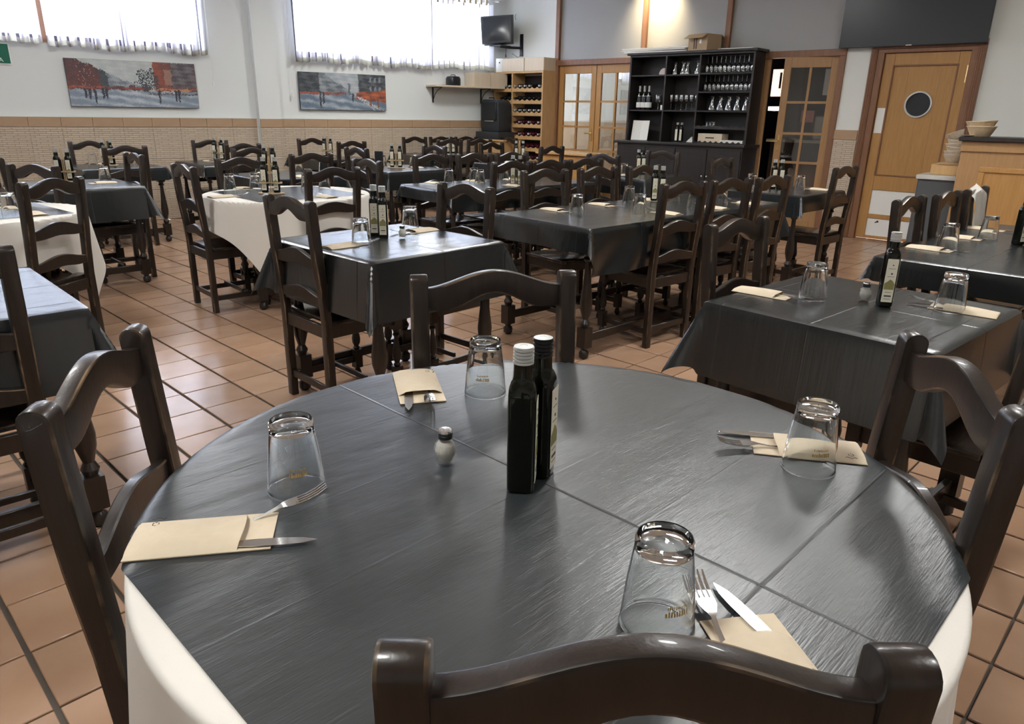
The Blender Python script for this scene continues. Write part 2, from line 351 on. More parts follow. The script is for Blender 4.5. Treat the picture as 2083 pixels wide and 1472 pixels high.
def curtain(t0, t1, z0, z1, n0, waves, label, seed, rail=True):
    rnd = random.Random(seed); L_ = t1-t0; N_ = int(L_/.012); rows = 16; ph = [rnd.uniform(0, 6.28) for _ in range(4)]
    def y(u, k):
        a = 1-k*.35; return n0+.038*a*math.sin(u*waves*6.283+ph[0]+.8*math.sin(u*9+ph[1]))+.010*math.sin(u*waves*2.3*6.283+ph[2])*a
    vs = []; fs = []; mi = []
    for r in range(rows+1):
        k = r/rows
        for i in range(N_+1):
            u = i/N_; zz = z0+.007*math.sin(u*waves*6.283+ph[3])+.014*math.sin(u*13+ph[1]); z = zz+(z1-zz)*max(0, (k if r > 3 else k))
            vs.append((-(t0+L_*u+.012*(1-k)*math.sin(u*17+ph[2])), y(u, k), z))
    mb = MB(); n = N_+1
    # heavier hem along the bottom
    f0 = [(r*n+i, r*n+i+1, (r+1)*n+i+1, (r+1)*n+i) for r in range(0, 1) for i in range(N_)]
    f1 = [(r*n+i, r*n+i+1, (r+1)*n+i+1, (r+1)*n+i) for r in range(1, rows) for i in range(N_)]
    t = thing('curtain', label, 'curtain', onL((t0+t1)/2, n0, z0), ROTL, 'short gathered window curtains')
    off = Matrix.Translation(((t0+t1)/2, -n0, -z0))
    vs = [tuple(off @ Vector(p)) for p in vs]
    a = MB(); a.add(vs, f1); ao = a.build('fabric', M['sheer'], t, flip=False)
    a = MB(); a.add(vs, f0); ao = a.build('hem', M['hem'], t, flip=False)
    if rail:
        g = MB(); kx = 0
        for i in range(int(L_/.10)): x = -(t0+.05+i*.10)+(t0+t1)/2; g.box(x-.016, x+.016, .0-.012, .012, z1-z0-.01, z1-z0+.07)
        g.build('gathering_tabs', M['kraft'], t, smooth=False)
    return t
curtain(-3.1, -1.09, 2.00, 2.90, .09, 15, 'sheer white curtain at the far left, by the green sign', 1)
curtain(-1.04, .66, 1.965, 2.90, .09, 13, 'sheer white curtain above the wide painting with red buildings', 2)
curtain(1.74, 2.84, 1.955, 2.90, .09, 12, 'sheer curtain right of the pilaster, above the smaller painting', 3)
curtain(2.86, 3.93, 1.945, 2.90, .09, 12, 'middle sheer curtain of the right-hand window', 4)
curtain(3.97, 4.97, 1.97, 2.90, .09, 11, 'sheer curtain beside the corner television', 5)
for (a, b, lb) in ((-3.2, .70, 'white curtain rail over the left window'), (1.70, 5.1, 'white curtain rail over the right-hand window')):
    r = thing('curtain_rail', lb, 'curtain rail', onL((a+b)/2, .09, 2.97), ROTL)
    MB().tube([(-(b-a)/2, 0, 0), ((b-a)/2, 0, 0)], .012).build('rod', M['white'], r)
    for x in (-(b-a)/2+.05, (b-a)/2-.05): box(x-.012, x+.012, -.089, .012, -.02, .03).build('bracket', M['white'], r, smooth=False)
for t, n, z0, lb in ((.69, .05, 1.62, 'thin white pull cord hanging right of the long painting'), (1.71, .05, 1.50, 'thin white pull cord hanging left of the smaller painting')):
    p = thing('blind_cord', lb, 'cord', onL(t, n, z0), ROTL, 'curtain pull cords')
    MB().tube([(0, 0, .05), (.004, 0, .6), (0, 0, 1.34)], .0035, 5).build('cord', M['paper'], p); box(-.011, .011, -.006, .006, 0, .06).build('weight', M['paper'], p, smooth=False)

# right wall (swing door) and the glazed partition in the same plane: x = t, y = out
wr = MB(); g = lambda t0, t1, z0, z1, n0=-.18, n1=0: wr.box(t0, t1, n0, n1, z0, z1)
g(-.145, .235, 0, CEIL); g(-1.17, -.145, 2.155, CEIL); g(RR_T, -1.17, 0, CEIL); g(.235, 4.43, 3.18, CEIL)
g(4.44, 5.75, 0, CEIL)
wro = struct(wr.build('wall_right', M['pier'], smooth=False)); place(wro, MR)
dado(wro, -.060, .232, 1, pw=.29)
# other walls, behind the camera
ow = MB(); o2 = outline
for a, b in ((PL, outline[2]), (outline[2], outline[3]), (outline[3], PR)):
    d = (b-a).normalized(); n = Vector((d.y, -d.x, 0)); 
    if n.dot(Vector((0, 4, 0))-a) > 0: n = -n
    q = [a-d*.1, b+d*.1, b+d*.1+n*.1, a-d*.1+n*.1]
    ow = MB(); ow.prism([(p.x, p.y) for p in q], 'z', 0, CEIL); nm = {0: 'wall_west', 1: 'wall_south', 2: 'wall_east'}[(PL, outline[2], outline[3]).index(a)]
    struct(ow.build(nm, M['white'], smooth=False))
# partition: posts, lintel, grey boards
pt = MB()
for t in (4.435, 2.93, 1.70, .235): pt.box(t-.035, t+.035, -.10, .02, 2.11 if t not in (4.435, .235) else 0, 3.18)
pt.box(.20, 4.47, -.10, .025, 2.035, 2.11); po = struct(pt.build('trim_3', M['frame'], bevel=.004, smooth=False)); place(po, MR)
for a, b in ((.27, 1.665), (1.735, 2.895), (2.965, 4.40)):
    p = struct(box(a, b, -.07, -.03, 2.11, 3.18).build('trim_%d' % (4+int(a)), M['grey_panel'], smooth=False)); place(p, MR)
# glazed leaves
def leaf(n, t0, t1, M4, mat_, handle=None, back=None, zt=2.03):
    wd = t1-t0; s = .085; d0, d1 = -.06, -.02
    f = MB(); f.box(0, s, d0, d1, 0, zt); f.box(wd-s, wd, d0, d1, 0, zt); f.box(s, wd-s, d0, d1, zt-.12, zt); f.box(s, wd-s, d0, d1, 0, .12); f.box(s, wd-s, d0, d1, .42, .50)
    o = struct(f.build('door_%d' % n, mat_, bevel=.003, smooth=False)); o.matrix_world = M4
    zs = [.50, .82, 1.16, 1.52, zt-.12]; mid = wd/2
    box(s, wd-s, d0+.012, d1-.010, .12, .42).build('panel', mat_, o, bevel=.002, smooth=False)
    box(mid-.014, mid+.014, d0+.005, d1-.002, .50, zt-.12).build('glazing_bar', mat_, o, smooth=False)
    for z in zs[1:-1]: box(s, wd-s, d0+.006, d1-.003, z-.014, z+.014).build('glazing_bar', mat_, o, smooth=False)
    for z0, z1 in zip(zs, zs[1:]):
        for x0, x1 in ((s, mid-.014), (mid+.014, wd-s)): box(x0, x1, -.042, -.038, z0, z1).build('pane', M['doorpane'], o, smooth=False)
    if handle is not None:
        h = MB().box(handle-.012, handle+.012, d1, d1+.006, .96, 1.14); h.tube([(handle, d1, 1.07), (handle, d1+.05, 1.07), (handle+.09, d1+.05, 1.07)], .008); h.build('handle', M['brass'], o)
    return o
leaf(1, 0, .68, MR @ Matrix.Translation((3.715, 0, .008)), M['oak'], handle=.04)
leaf(2, 0, .68, MR @ Matrix.Translation((3.025, 0, .008)), M['oak'])
leaf(3, 0, .68, MR @ Matrix.Translation((2.335, 0, .008)), M['oak'])
leaf(4, 0, .68, MR @ Matrix.Translation((1.645, 0, .008)), M['oak'])
leaf(5, 0, .50, MR @ Matrix.Translation((1.10, 0, .008)), M['oak2'])
leaf(6, 0, .62, MR @ Matrix.Translation((.275, -.01, .008)) @ Matrix.Rotation(R(9), 4, 'Z'), M['oak2'], handle=.575)
# room behind the partition
bk = MB(); bk.box(2.1, 6.2, -1.7, -1.6, 1.22, 3); o = struct(bk.build('wall_back_room', M['backwall'], smooth=False)); place(o, MR)
o = struct(box(2.1, 6.2, -1.7, -1.58, 0, 1.22).build('wall_back_room_dado', M['backtan'], smooth=False)); place(o, MR)
o = struct(box(-1.4, 6.2, -4.2, -.18, -.1, -.011).build('floor_back_room', M['tile'], smooth=False)); place(o, MR)
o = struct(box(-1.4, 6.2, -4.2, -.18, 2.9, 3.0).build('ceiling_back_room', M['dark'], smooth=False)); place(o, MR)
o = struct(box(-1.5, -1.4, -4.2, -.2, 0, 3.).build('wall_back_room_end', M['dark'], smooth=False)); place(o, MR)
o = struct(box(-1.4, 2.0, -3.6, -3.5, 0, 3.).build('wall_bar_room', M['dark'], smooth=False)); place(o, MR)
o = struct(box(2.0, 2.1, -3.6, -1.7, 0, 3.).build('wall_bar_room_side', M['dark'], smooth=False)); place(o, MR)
def inR(name, label, cat, x, y, z, rz=0, group=None):
    p = MR @ Vector((x, y, z)); return thing(name, label, cat, p, ROTR+rz, group)
o = struct(box(6.2, 6.3, -1.7, -.18, 0, 3.).build('wall_back_room_side', M['backwall'], smooth=False)); place(o, MR)
t = inR('ceiling_lamp', 'added round lamp brightening the back room behind the glazed doors', 'lamp', 3.9, -.95, 2.80); MB().lathe([(.12, 0), (.13, .01), (.13, .099)], 24).build('casing', M['white'], t); MB().lathe([(.11, -.004), (.115, -.001)], 24).build('diffuser', M['lamp'], t)  # lamp added to brighten the otherwise dark back room
t = inR('bar_counter', 'dim bar counter glimpsed through the open glazed door', 'counter', .9, -2.3, 0)
box(-.9, .9, -.3, .3, 0, 1.0).build('body', M['hutch'], t, smooth=False); box(-.95, .95, -.33, .36, 1.0, 1.04).build('worktop', M['bmetal'], t, smooth=False)
t = inR('lit_sign', 'small pink and orange lit sign glimpsed beside the dark dresser', 'sign', 1.32, -.9, 1.62)
box(-.10, .10, -.02, .02, 0, .34).build('panel', M['lit_sign'], t, smooth=False); box(-.03, .0, .02, .024, .10, .30).build('dark_mark', M['black'], t, smooth=False); box(-.02, .02, -.3, -.02, .1, .14).build('bracket', M['dark'], t, smooth=False)
t = inR('wall_lamp', 'short bright light strip behind the glass beside the dresser', 'lamp', 1.40, -1.0, 1.44); box(-.07, .07, -.02, .02, 0, .05).build('tube', M['lit_white'], t, smooth=False); box(-.02, .02, -.02, -.3, -.01, .0).build('bracket', M['dark'], t, smooth=False)
for k, (x, z, sx, sz, m_, lb) in enumerate(((.55, 1.62, .22, .30, 'paper', 'white notice seen through the upper right pane of the open door'), (.50, 1.18, .2, .28, 'paper', 'white notice seen through the second right pane of the open door'),
                                           (.82, 1.30, .16, .14, 'red', 'faded red poster seen through the open glazed door'))):
    t = inR('notice', lb, 'notice', x-.12, -.36-.02*k, z); box(-sx/2, sx/2, -.004, .004, 0, sz).build('sheet', M[m_], t, smooth=False); box(-.015, .015, -.03, -.004, .02, sz-.02).build('backing', M['dark'], t, smooth=False)
t = inR('coffee_machine', 'grey and white machine behind the gap of the glazed doors', 'appliance', 1.0, -2.3, 1.04)
box(-.22, .22, -.2, .2, 0, .34).build('body', M['bmetal'], t, bevel=.02); box(-.12, .06, .2, .26, .12, .26).build('group_head', M['black'], t, bevel=.01); box(-.2, .2, -.18, .18, .34, .37).build('cup_tray', M['black'], t, smooth=False)

# swing door with the round window
fr = MB(); fr.box(-.145, -.075, -.02, .045, 0, 2.14); fr.box(-.215, -.145, -.10, .035, 0, 2.05); fr.box(-1.12, -1.06, -.10, .035, 0, 2.05); fr.box(-1.19, -1.12, -.02, .045, 0, 2.14); fr.box(-1.19, -.075, -.02, .045, 2.085, 2.155); fr.box(-1.12, -.145, -.10, .035, 2.045, 2.085)
for x in (-.09, -.11, -.13, -1.135, -1.155, -1.175): fr.box(x-.005, x+.005, .04, .052, 0, 2.12)
o = struct(fr.build('trim_8', M['frame'], bevel=.004, smooth=False)); place(o, MR)
DW = .84
d = MB(); d.box(0, DW, 0, .035, 0, 2.03)
rc = (.42, 1.50); rr_ = .128
dr = struct(bpy.data.objects.new('door_7', None)); C.objects.link(dr); dr.matrix_world = MR @ Matrix.Translation((-1.058, -.035, .012))
st = .105                                                    # stiles and rails, raised over the fields
f = MB(); f.box(0, st, 0, .035, 0, 2.03); f.box(DW-st, DW, 0, .035, 0, 2.03)
for a, b in ((0, .035), (.235, .285), (.56, .73), (1.90, 2.03)): f.box(st, DW-st, 0, .035, a, b)
f.build('door_frame', M['oak'], dr, bevel=.004, smooth=False)
# upper field with a round hole, made of vertical boards
hole = MB(); n = 48
outer = []
x0, x1, z0, z1 = st, DW-st, .73, 1.90
for k in range(n):
    a = 2*math.pi*k/n; ca, sa = math.cos(a), math.sin(a)
    s_ = min(((x1-rc[0])/ca if ca > 1e-6 else 9), ((x0-rc[0])/ca if ca < -1e-6 else 9), ((z1-rc[1])/sa if sa > 1e-6 else 9), ((z0-rc[1])/sa if sa < -1e-6 else 9))
    outer.append((rc[0]+ca*s_, rc[1]+sa*s_))
vs = [(x, .022, z) for x, z in outer]+[(rc[0]+rr_*math.cos(2*math.pi*k/n), .022, rc[1]+rr_*math.sin(2*math.pi*k/n)) for k in range(n)]
hole.add(vs, [(k, (k+1) % n, n+(k+1) % n, n+k) for k in range(n)])
for cx, cz, px, pz in ((x0, z0, 0, 0), (x1, z0, 0, 0), (x1, z1, 0, 0), (x0, z1, 0, 0)):
    k = min(range(n), key=lambda k: (outer[k][0]-cx)**2+(outer[k][1]-cz)**2)
    for k2 in (k-1, k): 
        a_, b_ = outer[k2 % n], outer[(k2+1) % n]
        hole.add([(a_[0], .022, a_[1]), (b_[0], .022, b_[1]), (cx, .022, cz)], [(0, 1, 2)])
hole.build('upper_panel', M['oak'], dr, smooth=False)
for k in range(1, 4): box(x0+k*.1575-.0015, x0+k*.1575+.0015, .0225, .024, z0, rc[1]-rr_-.03 if k in (2,) else z1).build('board_joint', M['oak2'], dr, smooth=False)
for a in ((x0-.01, x0+.006), (x1-.006, x1+.01)): box(a[0], a[1], .022, .042, z0-.01, z1+.01).build('moulding', M['frame'], dr, bevel=.003, smooth=False)
for a in ((z0-.01, z0+.006), (z1-.006, z1+.01)): box(x0, x1, .022, .042, a[0], a[1]).build('moulding', M['frame'], dr, bevel=.003, smooth=False)
rg = MB(); rg.M = Matrix.Translation((rc[0], .03, rc[1])) @ Matrix.Rotation(R(90), 4, 'X'); rg.lathe([(rr_-.006, -.01), (rr_+.010, -.01), (rr_+.010, .008), (rr_-.006, .008)], 40, closed=True); rg.build('porthole_ring', M['bmetal'], dr)
gp = MB(); gp.M = Matrix.Translation((rc[0], .016, rc[1])) @ Matrix.Rotation(R(90), 4, 'X'); gp.lathe([(rr_, -.003), (rr_, .003)], 40); gp.build('porthole_pane', M['screen'], dr)
for a, b in ((.035, .235), (.285, .56)):
    box(st, DW-st, .012, .022, a, b).build('lower_panel', M['paper'], dr, smooth=False)
for (x, z, s1) in ((.47, .33, 1), (.62, .20, 1.2)):             # small dark printed emblems
    q = MB(); q.M = Matrix.Translation((x, .0225, z)) @ Matrix.Rotation(R(-90), 4, 'X') @ Matrix.Rotation(.3, 4, 'Z'); q.lathe([(.012*s1, -.0005), (.012*s1, .0005)], 7); q.M = q.M @ Matrix.Translation((.018*s1, .004, 0)); q.lathe([(.008*s1, -.0005), (.008*s1, .0005)], 6); q.build('printed_emblem', M['ink'], dr, smooth=False)
box(DW-.095, DW-.012, .035, .039, 1.19, 1.46).build('push_plate', M['paper'], dr, smooth=False)
for z in (1.72, .3): MB().tube([(.006, .045, z), (.006, .045, z+.17)], .010, 8).build('hinge', M['brass'], dr)
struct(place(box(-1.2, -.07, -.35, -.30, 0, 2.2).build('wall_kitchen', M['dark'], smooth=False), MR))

# ------------------------------------------------------------------ furniture: the ladder-back chair
W_ = .184                                                     # half distance between post centres
def curve_rail(z0, z1, arch_t, arch_b, y, th=.022, half=W_-.014, nb=.72):
    n = 22; top = []; bot = []
    for i in range(n+1):
        u = -1+2*i/n; x = u*half
        top.append((x, z1+arch_t*(.5+.5*math.cos(math.pi*u))**.9))
        ub = min(1, abs(u)/nb); bot.append((x, z0+arch_b*(.5+.5*math.cos(math.pi*ub))))
    m = MB(); vs = []; 
    for yy in (y-th/2, y+th/2):
        vs += [(x, yy, z) for x, z in top]+[(x, yy, z) for x, z in bot]
    k = n+1; fs = []
    for i in range(n):
        fs += [(i, i+1, k+i+1, k+i), (2*k+i, 3*k+i, 3*k+i+1, 2*k+i+1), (i, 2*k+i, 2*k+i+1, i+1), (k+i, k+i+1, 3*k+i+1, 3*k+i)]
    fs += [(0, k, 3*k, 2*k), (n, 2*k+n, 3*k+n, k+n)]
    m.add(vs, fs); return m
def rake(z): return 0 if z < .46 else -(z-.46)*.070
WD = [M['wood'], M['worn']]
def post_mesh(sx):
    d0, d1 = -.018, .018; pr = []
    zs = [0, .30, .46, .60, .75, .86, .925]
    for z in zs: pr.append((d1+rake(z), z))
    for k in range(9):                                        # rounded head
        a = math.pi*k/8; pr.append((rake(.97)-.003+.021*math.cos(a), .974+.018*math.sin(a)))
    for z in zs[::-1]: pr.append((d0+rake(z)-(.0 if z < .7 else .006), z))
    m = MB(); m.prism(pr, 'x', sx-.021, sx+.021); return m.mesh('back_post', WD, bevel=.0045, seg=2, bmi=1)
CP = {}
CP['post'] = [post_mesh(-W_), post_mesh(W_)]
CP['top_rail'] = curve_rail(.903, .957, .040, .040, rake(.94)-.007, .027).mesh('top_rail', WD, bevel=.0035, seg=2, bmi=1)
CP['mid_rail'] = curve_rail(.690, .738, .032, .010, rake(.71)-.004, .022).mesh('mid_rail', WD, bevel=.003, bmi=1)
CP['low_rail'] = curve_rail(.522, .566, .028, .010, rake(.54)-.004, .022).mesh('low_rail', WD, bevel=.003, bmi=1)
st_ = MB(); st_.prism([(-.200, .022), (.200, .022), (.212, .40), (.19, .425), (-.19, .425), (-.212, .40)], 'z', .432, .452); CP['seat'] = st_.mesh('seat', [M['seat'], M['worn']], bevel=.006, seg=2, bmi=1)
ap = MB(); ap.box(-.16, .16, -.010, .010, .372, .431); ap.box(-.19, -.168, .018, .37, .372, .431); ap.box(.168, .19, .018, .37, .372, .431); ap.box(-.165, .165, .37, .392, .372, .431); CP['apron'] = ap.mesh('apron', M['wood'], bevel=.002)
def turned(x, y, z0=0, z1=.431):
    m = MB(); s = .021
    for a, b in ((z0+.055, z0+.155), (z1-.085, z1)): m.box(x-s, x+s, y-s, y+s, a, b)
    m.lathe([(.010, z0), (.017, z0+.006), (.021, z0+.022), (.016, z0+.040), (.012, z0+.048), (.015, z0+.055)], 10, (x, y))
    h = z1-.085-(z0+.155); q = z0+.155
    m.lathe([(.014, q), (.019, q+.05*h), (.012, q+.10*h), (.021, q+.2*h), (.0225, q+.32*h), (.016, q+.52*h), (.011, q+.72*h), (.011, q+.80*h), (.018, q+.86*h), (.013, q+.92*h), (.018, q+h)], 12, (x, y)); return m
CP['leg'] = [turned(-W_+.002, .378).mesh('front_leg', M['wood']), turned(W_-.002, .378).mesh('front_leg', M['wood'])]
CP['str'] = [box(-W_-.009, -W_+.009, .016, .36, .085, .120).mesh('stretcher', M['wood'], bevel=.003), box(W_-.009, W_+.009, .016, .36, .085, .120).mesh('stretcher', M['wood'], bevel=.003),
             box(-.161, .161, -.008, .008, .10, .135).mesh('stretcher', M['wood'], bevel=.003), MB().box(-.166, .166, .20, .216, .115, .14).mesh('stretcher', M['wood'], bevel=.003)]
def chair(x, y, f, label, group='dark ladder-back dining chairs', dz=0):
    x += .030*math.cos(R(f)); y += .030*math.sin(R(f))      # the measured points are the raked post heads
    t = thing('dining_chair', label, 'chair', (x, y, 0), R(f-90), group)
    for p in CP['post']: obj('back_post', p, t)
    for k in ('top_rail', 'mid_rail', 'low_rail', 'seat', 'apron'): obj(k if k != 'low_rail' else 'lower_rail', CP[k], t)
    for p in CP['leg']: obj('front_leg', p, t)
    for p in CP['str']: obj('stretcher', p, t)
    return t

# ------------------------------------------------------------------ tables and cloths
ZT = .775
TB = dict(T1=(.052, 1.078, 45.7, .618, 0), T2=(-.60, 3.45, 47, .385, .385), T3=(.905, 4.90, 42.9, 1.03, .39), T4=(2.27, 6.36, 44, .40, .40), T5=(1.165, 2.335, 42, .36, .36), T6=(2.506, 3.586, 45, .85, .37),
          T7=(-1.67, 5.38, 30, .58, 0), T8=(-3.32, 8.47, 45, .39, .39), T9=(-3.46, 5.76, 44, .39, .39), T10=(-3.02, 4.12, 40, .50, 0), T11=(-1.87, 2.15, 44, .39, .39), T12=(-4.15, 7.65, 45, .39, .39),
          T13=(-1.27, 8.0, 45, .39, .39), T14=(-.116, 6.474, 40.5, .80, .36), T15=(-2.38, 9.6, 45, .39, .39), T18=(1.24, 7.62, 45, .39, .39), T19=(-.95, 10.98, 36, .80, .36), T20=(.05, 9.15, 45, .39, .39), T21=(-2.15, 6.93, 42, .40, .40))
TL = dict(T1='the nearest round table', T2='the small square table left of centre', T3='the long table in the middle of the room', T4='the table beside the brick-clad pier', T5='the square table right of the nearest one', T6='the long table by the bar at right',
          T7='the white-draped round table left of centre', T8='the wall table below the pilaster', T9='the square table behind the far-left white one', T10='the white-draped round table at far left', T11='the table cut by the left edge', T12='the wall table below the long painting',
          T13='the square table behind the white-draped one', T14='the long table in the second row', T15='the wall table below the smaller painting', T18='the table in front of the black dresser', T19='the long table along the far wall', T20='the table facing the wine rack', T21='the square table touching the white-draped one')
def table(k):
    cx, cy, th, a, b = TB[k]; rnd = b == 0
    t = thing('dining_table', 'dark wooden table under the cloth, '+TL[k].replace('the ', '', 1), 'table', (cx, cy, 0), R(th), 'cloth-covered dining tables')
    m = MB()
    if rnd: m.lathe([(a-.006, .742), (a-.002, .746), (a-.002, .766), (a-.006, .770)], 48); lx = ly = a*.52
    else: m.box(-a+.004, a-.004, -b+.004, b-.004, .740, .770); lx, ly = a-.06, b-.06
    m.build('tabletop', M['wood'], t)
    m = MB()
    for s in (-1, 1): m.box(-lx, lx, s*ly-.010, s*ly+.010, .66, .74); m.box(s*lx-.010, s*lx+.010, -ly, ly, .66, .74)
    m.build('apron', M['wood'], t, smooth=False)
    for sx in (-1, 1):
        for sy in (-1, 1):
            g = MB(); s = .032; x, y = sx*lx, sy*ly
            g.box(x-s, x+s, y-s, y+s, .62, .739); g.box(x-s, x+s, y-s, y+s, .07, .19)
            g.lathe([(.016, 0), (.030, .012), (.030, .040), (.018, .055), (.024, .07)], 12, (x, y))
            g.lathe([(.020, .19), (.030, .215), (.018, .24), (.034, .30), (.036, .34), (.024, .44), (.017, .54), (.017, .575), (.030, .59), (.020, .605), (.030, .62)], 14, (x, y)); g.build('leg', M['wood'], t)
    for s in (-1, 1): box(-lx+.03, lx-.03, s*ly-.012, s*ly+.012, .10, .15).build('stretcher', M['wood'], t, bevel=.003)
    return t
def drape(shape, ca, cb, rel, z0, step, mat_, parent, name, ripple=0, flare=.06, seed=0, shift=(0, 0), rr=.012, cfl=.30, kr=9, th=0, lim=9, sag=0):
    """cloth laid over a tabletop: shape=('c',r) or ('r',a,b); (ca,cb) half size of the cloth, rel its turn"""
    rnd = random.Random(seed); p1, p2, p3 = (rnd.uniform(0, 6.28) for _ in range(3))
    na = int(2*ca/step); nb = int(2*cb/step) if cb else na; vs = []; fs = []; c, s = math.cos(rel), math.sin(rel)
    pts = []
    if cb:
        for j in range(nb+1):
            for i in range(na+1): pts.append((-ca+2*ca*i/na, -cb+2*cb*j/nb))
        fs = [(j*(na+1)+i, j*(na+1)+i+1, (j+1)*(na+1)+i+1, (j+1)*(na+1)+i) for j in range(nb) for i in range(na)]
    else:
        na = 120; rs = [0, .3, .8, .97, 1.0, 1.004, 1.01, 1.016, 1.022, 1.03]+[1.03+(ca/shape[1]-1.03)*q/10 for q in range(1, 11)]
        for r_ in rs:
            for i in range(na): pts.append((r_*shape[1]*math.cos(2*math.pi*i/na), r_*shape[1]*math.sin(2*math.pi*i/na)))
        fs = [(j*na+i, j*na+(i+1) % na, (j+1)*na+(i+1) % na, (j+1)*na+i) for j in range(len(rs)-1) for i in range(na)]
    for (u, v) in pts:
        x, y = c*u-s*v+shift[0], s*u+c*v+shift[1]
        if shape[0] == 'c':
            r = math.hypot(x, y); d = max(0, r-shape[1]); qx, qy = (x, y) if d == 0 else (x/r*shape[1], y/r*shape[1]); ang_ = math.atan2(y, x); cor = 0
        else:
            qx = max(-shape[1], min(shape[1], x)); qy = max(-shape[2], min(shape[2], y)); d = math.hypot(x-qx, y-qy); ang_ = 0; cor = 0
            if abs(x) > shape[1] and abs(y) > shape[2]: cor = math.sin(2*math.atan2(abs(y)-shape[2], abs(x)-shape[1]))
        if d == 0: vs.append((qx, qy, z0)); continue
        nx, ny = (x-qx)/d, (y-qy)/d; arc = rr*math.pi/2
        if d < arc: a = d/rr; vs.append((qx+nx*rr*math.sin(a), qy+ny*rr*math.sin(a), z0-rr*(1-math.cos(a))))
        else:
            h = d-arc; w_ = (x*1.0+y*.0)
            rip = ripple*h*(math.sin(ang_*kr+p1)+.5*math.sin(ang_*kr*1.7+p2)) if shape[0] == 'c' else ripple*h*math.sin((x-y)*14+p1)*(1-cor)
            o_ = rr+flare*h+cfl*h*cor**2+rip
            vs.append((qx+nx*o_, qy+ny*o_, z0-rr-h*(1-.26*cor-.5*flare**2)+sag*math.sin(x*9+p3)*h))
    m = MB(); m.add(vs, fs); return m
def cloth(k, A, B, label, white=False, z=ZT, rel=0, shift=(0, 0), round_=0, step=.018, **kw):
    cx, cy, th, a, b = TB[k]; shp = ('c', a) if b == 0 else ('r', a, b)
    m = drape(shp, round_ or A, 0 if round_ else B, R(rel), z, step, None, None, '', shift=shift, **kw)
    o = m.build('white_tablecloth' if white else 'table_overlay', M['white_cloth'] if white else (M['ov1'] if k == 'T1' else M['ov2']), None)
    o.location = (cx, cy, 0); o.rotation_euler = (0, 0, R(th))
    tag(o, label, 'tablecloth', 'white cotton tablecloths' if white else 'dark table overlays')
    if not white and k != 'T1': pass
    return o
for k in TB: table(k)
cloth('T1', 0, 0, 'white tablecloth showing under the dark overlay of the nearest round table', True, z=.7715, round_=1.10, ripple=.09, flare=.035, kr=11, seed=4, rr=.008)
cloth('T1', .602, .602, 'dark grey creased square overlay on the nearest round table', shift=(.0150, .0147), z=.7735, flare=.0, seed=2, step=.0125, rr=.014, ripple=.0)
cloth('T7', .80, .80, 'white square cloth with hanging points on the round table left of centre', True, z=.7715, rel=15, ripple=.06, flare=.05, kr=7, seed=3)
o7 = cloth('T7', .405, .405, 'dark overlay on the white-draped round table left of centre', z=.7735, rel=14, flare=.02)
cloth('T10', .74, .74, 'white square cloth hanging in points on the round table at far left', True, z=.7715, rel=12, ripple=.07, flare=.06, kr=7, seed=5)
cloth('T10', .350, .350, 'shiny dark overlay on the round table at far left', z=.7735, rel=10, flare=.0)
for k, oa, ob, sh, kw in (('T2', .27, .27, (0, 0), {}), ('T3', .15, .24, (0, -.035), dict(ripple=.05)), ('T4', .16, .14, (-.02, 0), {}), ('T5', .25, .25, (-.015, 0), {}), ('T6', .10, .10, (-.02, 0), dict(ripple=.03)),
                      ('T8', .13, .13, (0, 0), {}), ('T9', .26, .26, (0, 0), {}), ('T11', .26, .26, (0, 0), {}), ('T12', .14, .14, (0, 0), {}), ('T13', .19, .19, (0, 0), {}), ('T14', .11, .17, (0, 0), dict(ripple=.06)),
                      ('T15', .13, .13, (0, 0), {}), ('T18', .17, .17, (0, 0), {}), ('T19', .15, .15, (0, 0), {}), ('T20', .2, .2, (0, 0), {}), ('T21', .14, .14, (0, 0), {})):
    a, b = TB[k][3:]; cloth(k, a+oa, b+ob, 'dark grey plasticised overlay on '+TL[k], z=.772, shift=sh, flare=.06, seed=hash(k) % 97 if False else len(k)*7+ord(k[-1]), **kw)

